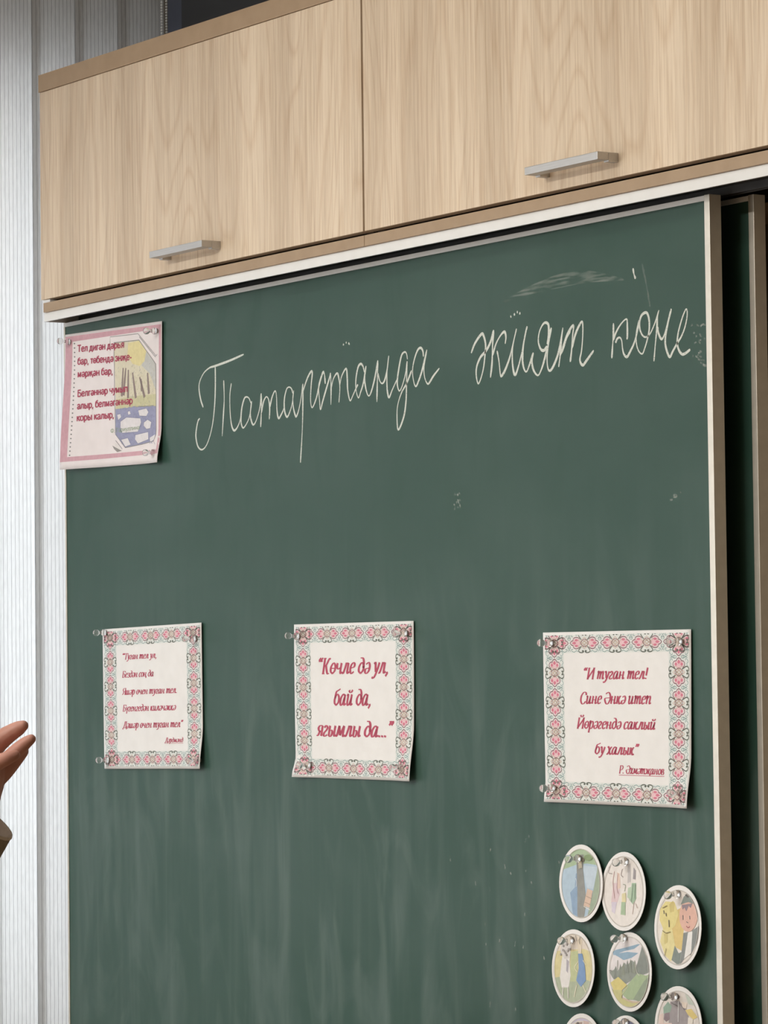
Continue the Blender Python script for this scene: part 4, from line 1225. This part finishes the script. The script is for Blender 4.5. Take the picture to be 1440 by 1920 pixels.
chain_tube(hand, [hp(-26, 1447, -.012), hp(-4, 1430, -.017), hp(13, 1422, -.018), hp(28, 1416, -.016)], mmr(10, 8, 7, 5.4), M_SKIN)
chain_tube(hand, [hp(-10, 1462, .002), hp(8, 1447, .004), hp(26, 1428, .006), hp(43, 1409, .006)], mmr(10.5, 9.0, 7.6, 6.0), M_SKIN)
chain_tube(hand, [hp(-60, 1490, .01), hp(-78, 1450, .0), hp(-82, 1420, -.006), hp(-74, 1394, -.01)], mmr(15, 12, 10.5, 8.5), M_SKIN)
# rest of the body
chain_tube(bod, [sh, elbow], [.050, .042], M_SKIN)
chain_tube(bod, [sh2, sh2+Vector((0, 0, -.28))+side*.04, sh2+Vector((0, 0, -.52))+front*.06], [.050, .042, .028], M_SKIN)
h2 = sh2+Vector((0, 0, -.56))+front*.075
blob(bod, h2+Vector((0, 0, -.03)), (.022, .04, .05), M_SKIN)
for k in range(4):
    f0 = h2+front*(.024-.016*k)+Vector((0, 0, -.065))
    chain_tube(bod, [f0, f0+Vector((0, 0, -.03))+side*-.004, f0+Vector((0, 0, -.058+.006*abs(k-1)))+side*-.014], mmr(9.5, 8.5, 7), M_SKIN)
chain_tube(bod, [h2+front*.02, h2+front*.05+Vector((0, 0, -.03)), h2+front*.056+Vector((0, 0, -.06))], mmr(13, 10, 8), M_SKIN)
def torso(mb, pts, rads, m, flat=.68):
    """trunk: a tapered tube, flattened front to back"""
    n0 = len(mb.v); chain_tube(mb, pts, rads, m)
    for i in range(n0, len(mb.v)):
        v = Vector(mb.v[i]); d = (v-tc).dot(front)
        mb.v[i] = tuple(v-front*d*(1-flat))


torso(bod, [hip, hip+Vector((0, 0, .2)), hip+Vector((0, 0, .42)), neck+Vector((0, 0, -.05))], [.135, .115, .13, .07], M_SKIN)
chain_tube(bod, [sh, sh2], [.06, .06], M_SKIN)
chain_tube(bod, [neck+Vector((0, 0, -.06)), neck+Vector((0, 0, .07))+front*.01], [.058, .052], M_SKIN)
hc = neck+Vector((0, 0, .175))+front*.025
rotf = Matrix((front, side, Vector((0, 0, 1)))).transposed()
blob(bod, hc+Vector((0, 0, .02)), (.094, .075, .10), M_SKIN, rotf)
blob(bod, hc+front*.02+Vector((0, 0, -.05)), (.068, .058, .07), M_SKIN, rotf)
chain_tube(bod, [hc+front*.092+Vector((0, 0, .012)), hc+front*.112+Vector((0, 0, -.022))], [.008, .013], M_SKIN)
for s in (-1, 1): blob(bod, hc+side*s*.078+front*-.005, (.018, .009, .03), M_SKIN, rotf)
for s in (-1, 1):
    l0 = hip+side*s*.09
    chain_tube(bod, [l0, l0+Vector((0, 0, -.42))+front*.02, l0+Vector((0, 0, -.86))], [.085, .056, .036], M_SKIN)


def remeshed(mb, vox, it):
    o = mb.build('tmp')
    rm = o.modifiers.new('r', 'REMESH'); rm.mode = 'VOXEL'; rm.voxel_size = vox; rm.use_smooth_shade = True
    sm = o.modifiers.new('s', 'SMOOTH'); sm.factor = .5; sm.iterations = it
    me = to_mesh(o); old = o.data
    bpy.data.objects.remove(o); bpy.data.meshes.remove(old)
    return me


mA, mB_ = remeshed(hand, .0012, 3), remeshed(bod, .005, 4)
bm = bmesh.new(); bm.from_mesh(mA); bm.from_mesh(mB_)
me = bpy.data.meshes.new('body'); bm.to_mesh(me); bm.free()
me.materials.clear(); me.materials.append(M_SKIN)
me.polygons.foreach_set('material_index', [0]*len(me.polygons)); me.polygons.foreach_set('use_smooth', [True]*len(me.polygons))
bodo = bpy.data.objects.new('body', me); COL.objects.link(bodo)
person = thing('person', (tc.x, tc.y, 0), 'person in a taupe sleeve at the left edge, raising an open hand', 'person')


def attach(o, par=person):
    o.parent = par; o.matrix_parent_inverse = Matrix.Translation(-Vector((tc.x, tc.y, 0)))
    return o


attach(bodo)
# sweater: torso and sleeves, loose cuff on the raised arm
b = MB()
torso(b, [hip+Vector((0, 0, .12)), hip+Vector((0, 0, .22)), hip+Vector((0, 0, .34)), hip+Vector((0, 0, .46)), neck+Vector((0, 0, .01))], [.172, .158, .172, .16, .072], M_KNIT, .74)
chain_tube(b, [sh+side*.01, sh.lerp(sh2, .5)+Vector((0, 0, .025)), sh2-side*.01], [.072, .080, .072], M_KNIT)
chain_tube(b, [neck+Vector((0, 0, -.03)), neck+Vector((0, 0, .03))+front*.004], [.070, .064], M_KNIT)
chain_tube(b, [sh, sh.lerp(elbow, .5), elbow], [.074, .062, .056], M_KNIT)
cuff = hp(-38, 1527, 0)
chain_tube(b, [sh2, sh2+Vector((0, 0, -.28))+side*.04, sh2+Vector((0, 0, -.49))+front*.055], [.074, .058, .046], M_KNIT)
mS = remeshed(b, .006, 10)
b = MB(); b.mesh([v.co[:] for v in mS.vertices], [list(p.vertices) for p in mS.polygons], M_KNIT, True); bpy.data.meshes.remove(mS)
dirv = (cuff-elbow).normalized()
L_ = (cuff-elbow).length
b.tube([elbow-dirv*.02, elbow+dirv*.02, elbow+dirv*L_*.35, elbow+dirv*L_*.7, elbow+dirv*(L_-.004), cuff], [.05, .056, .051, .045, .0395, .0388], M_KNIT, 28, cap=False)
b.tube([cuff, cuff-dirv*.003, elbow+dirv*L_*.7], [.0388, .0370, .042], M_LINING, 28, cap=False)
attach(b.build('sweater'))
b = MB()
b.tube([cuff-dirv*.0030, cuff-dirv*.0014, cuff+dirv*.0004], [.0396, .0400, .0390], M_LINING, 28, cap=False)
attach(b.build('cuff_edge'))
b = MB()
for s in (-1, 1):
    l0 = hip+side*s*.09
    chain_tube(b, [l0+Vector((0, 0, .0)), l0+Vector((0, 0, -.42))+front*.02, l0+Vector((0, 0, -.80))], [.108, .078, .07], M_TROUS)
torso(b, [hip+Vector((0, 0, -.03)), hip+Vector((0, 0, .06))], [.176, .172], M_TROUS, .74)
mS = remeshed(b, .006, 8)
b = MB(); b.mesh([v.co[:] for v in mS.vertices], [list(p.vertices) for p in mS.polygons], M_TROUS, True); bpy.data.meshes.remove(mS)
attach(b.build('trousers'))
for s in (-1, 1):
    b = MB(); l0 = hip+side*s*.09; l0.z = 0
    chain_tube(b, [l0-front*.05+Vector((0, 0, .045)), l0+front*.06+Vector((0, 0, .04)), l0+front*.16+Vector((0, 0, .03))], [.042, .040, .028], M_SHOE)
    attach(b.build('shoe'))
b = MB()
blob(b, hc-front*.022+Vector((0, 0, .04)), (.098, .088, .098), M_HAIR, rotf)
chain_tube(b, [hc-front*.05, hc-front*.07+Vector((0, 0, -.12))], [.075, .05], M_HAIR)
attach(b.build('hair'))
for s in (-1, 1):
    b = MB(); e = hc+front*.0785+side*s*.031+Vector((0, 0, .006)); blob(b, e, (.0115, .0135, .0075), M_EYE, rotf); blob(b, e+front*.0085, (.0035, .0055, .0055), M_IRIS, rotf)
    attach(b.build('eye'))
for s in (-1, 1):
    b = MB(); e = hc+front*.086+Vector((0, 0, .027))
    chain_tube(b, [e+side*s*.014, e+side*s*.032-front*.003+Vector((0, 0, .004)), e+side*s*.047-front*.016], [.0022, .003, .0018], M_HAIR, 4)
    attach(b.build('eyebrow'))
b = MB(); blob(b, hc+front*.084+Vector((0, 0, -.058)), (.010, .024, .007), M_LIP, rotf); attach(b.build('mouth'))
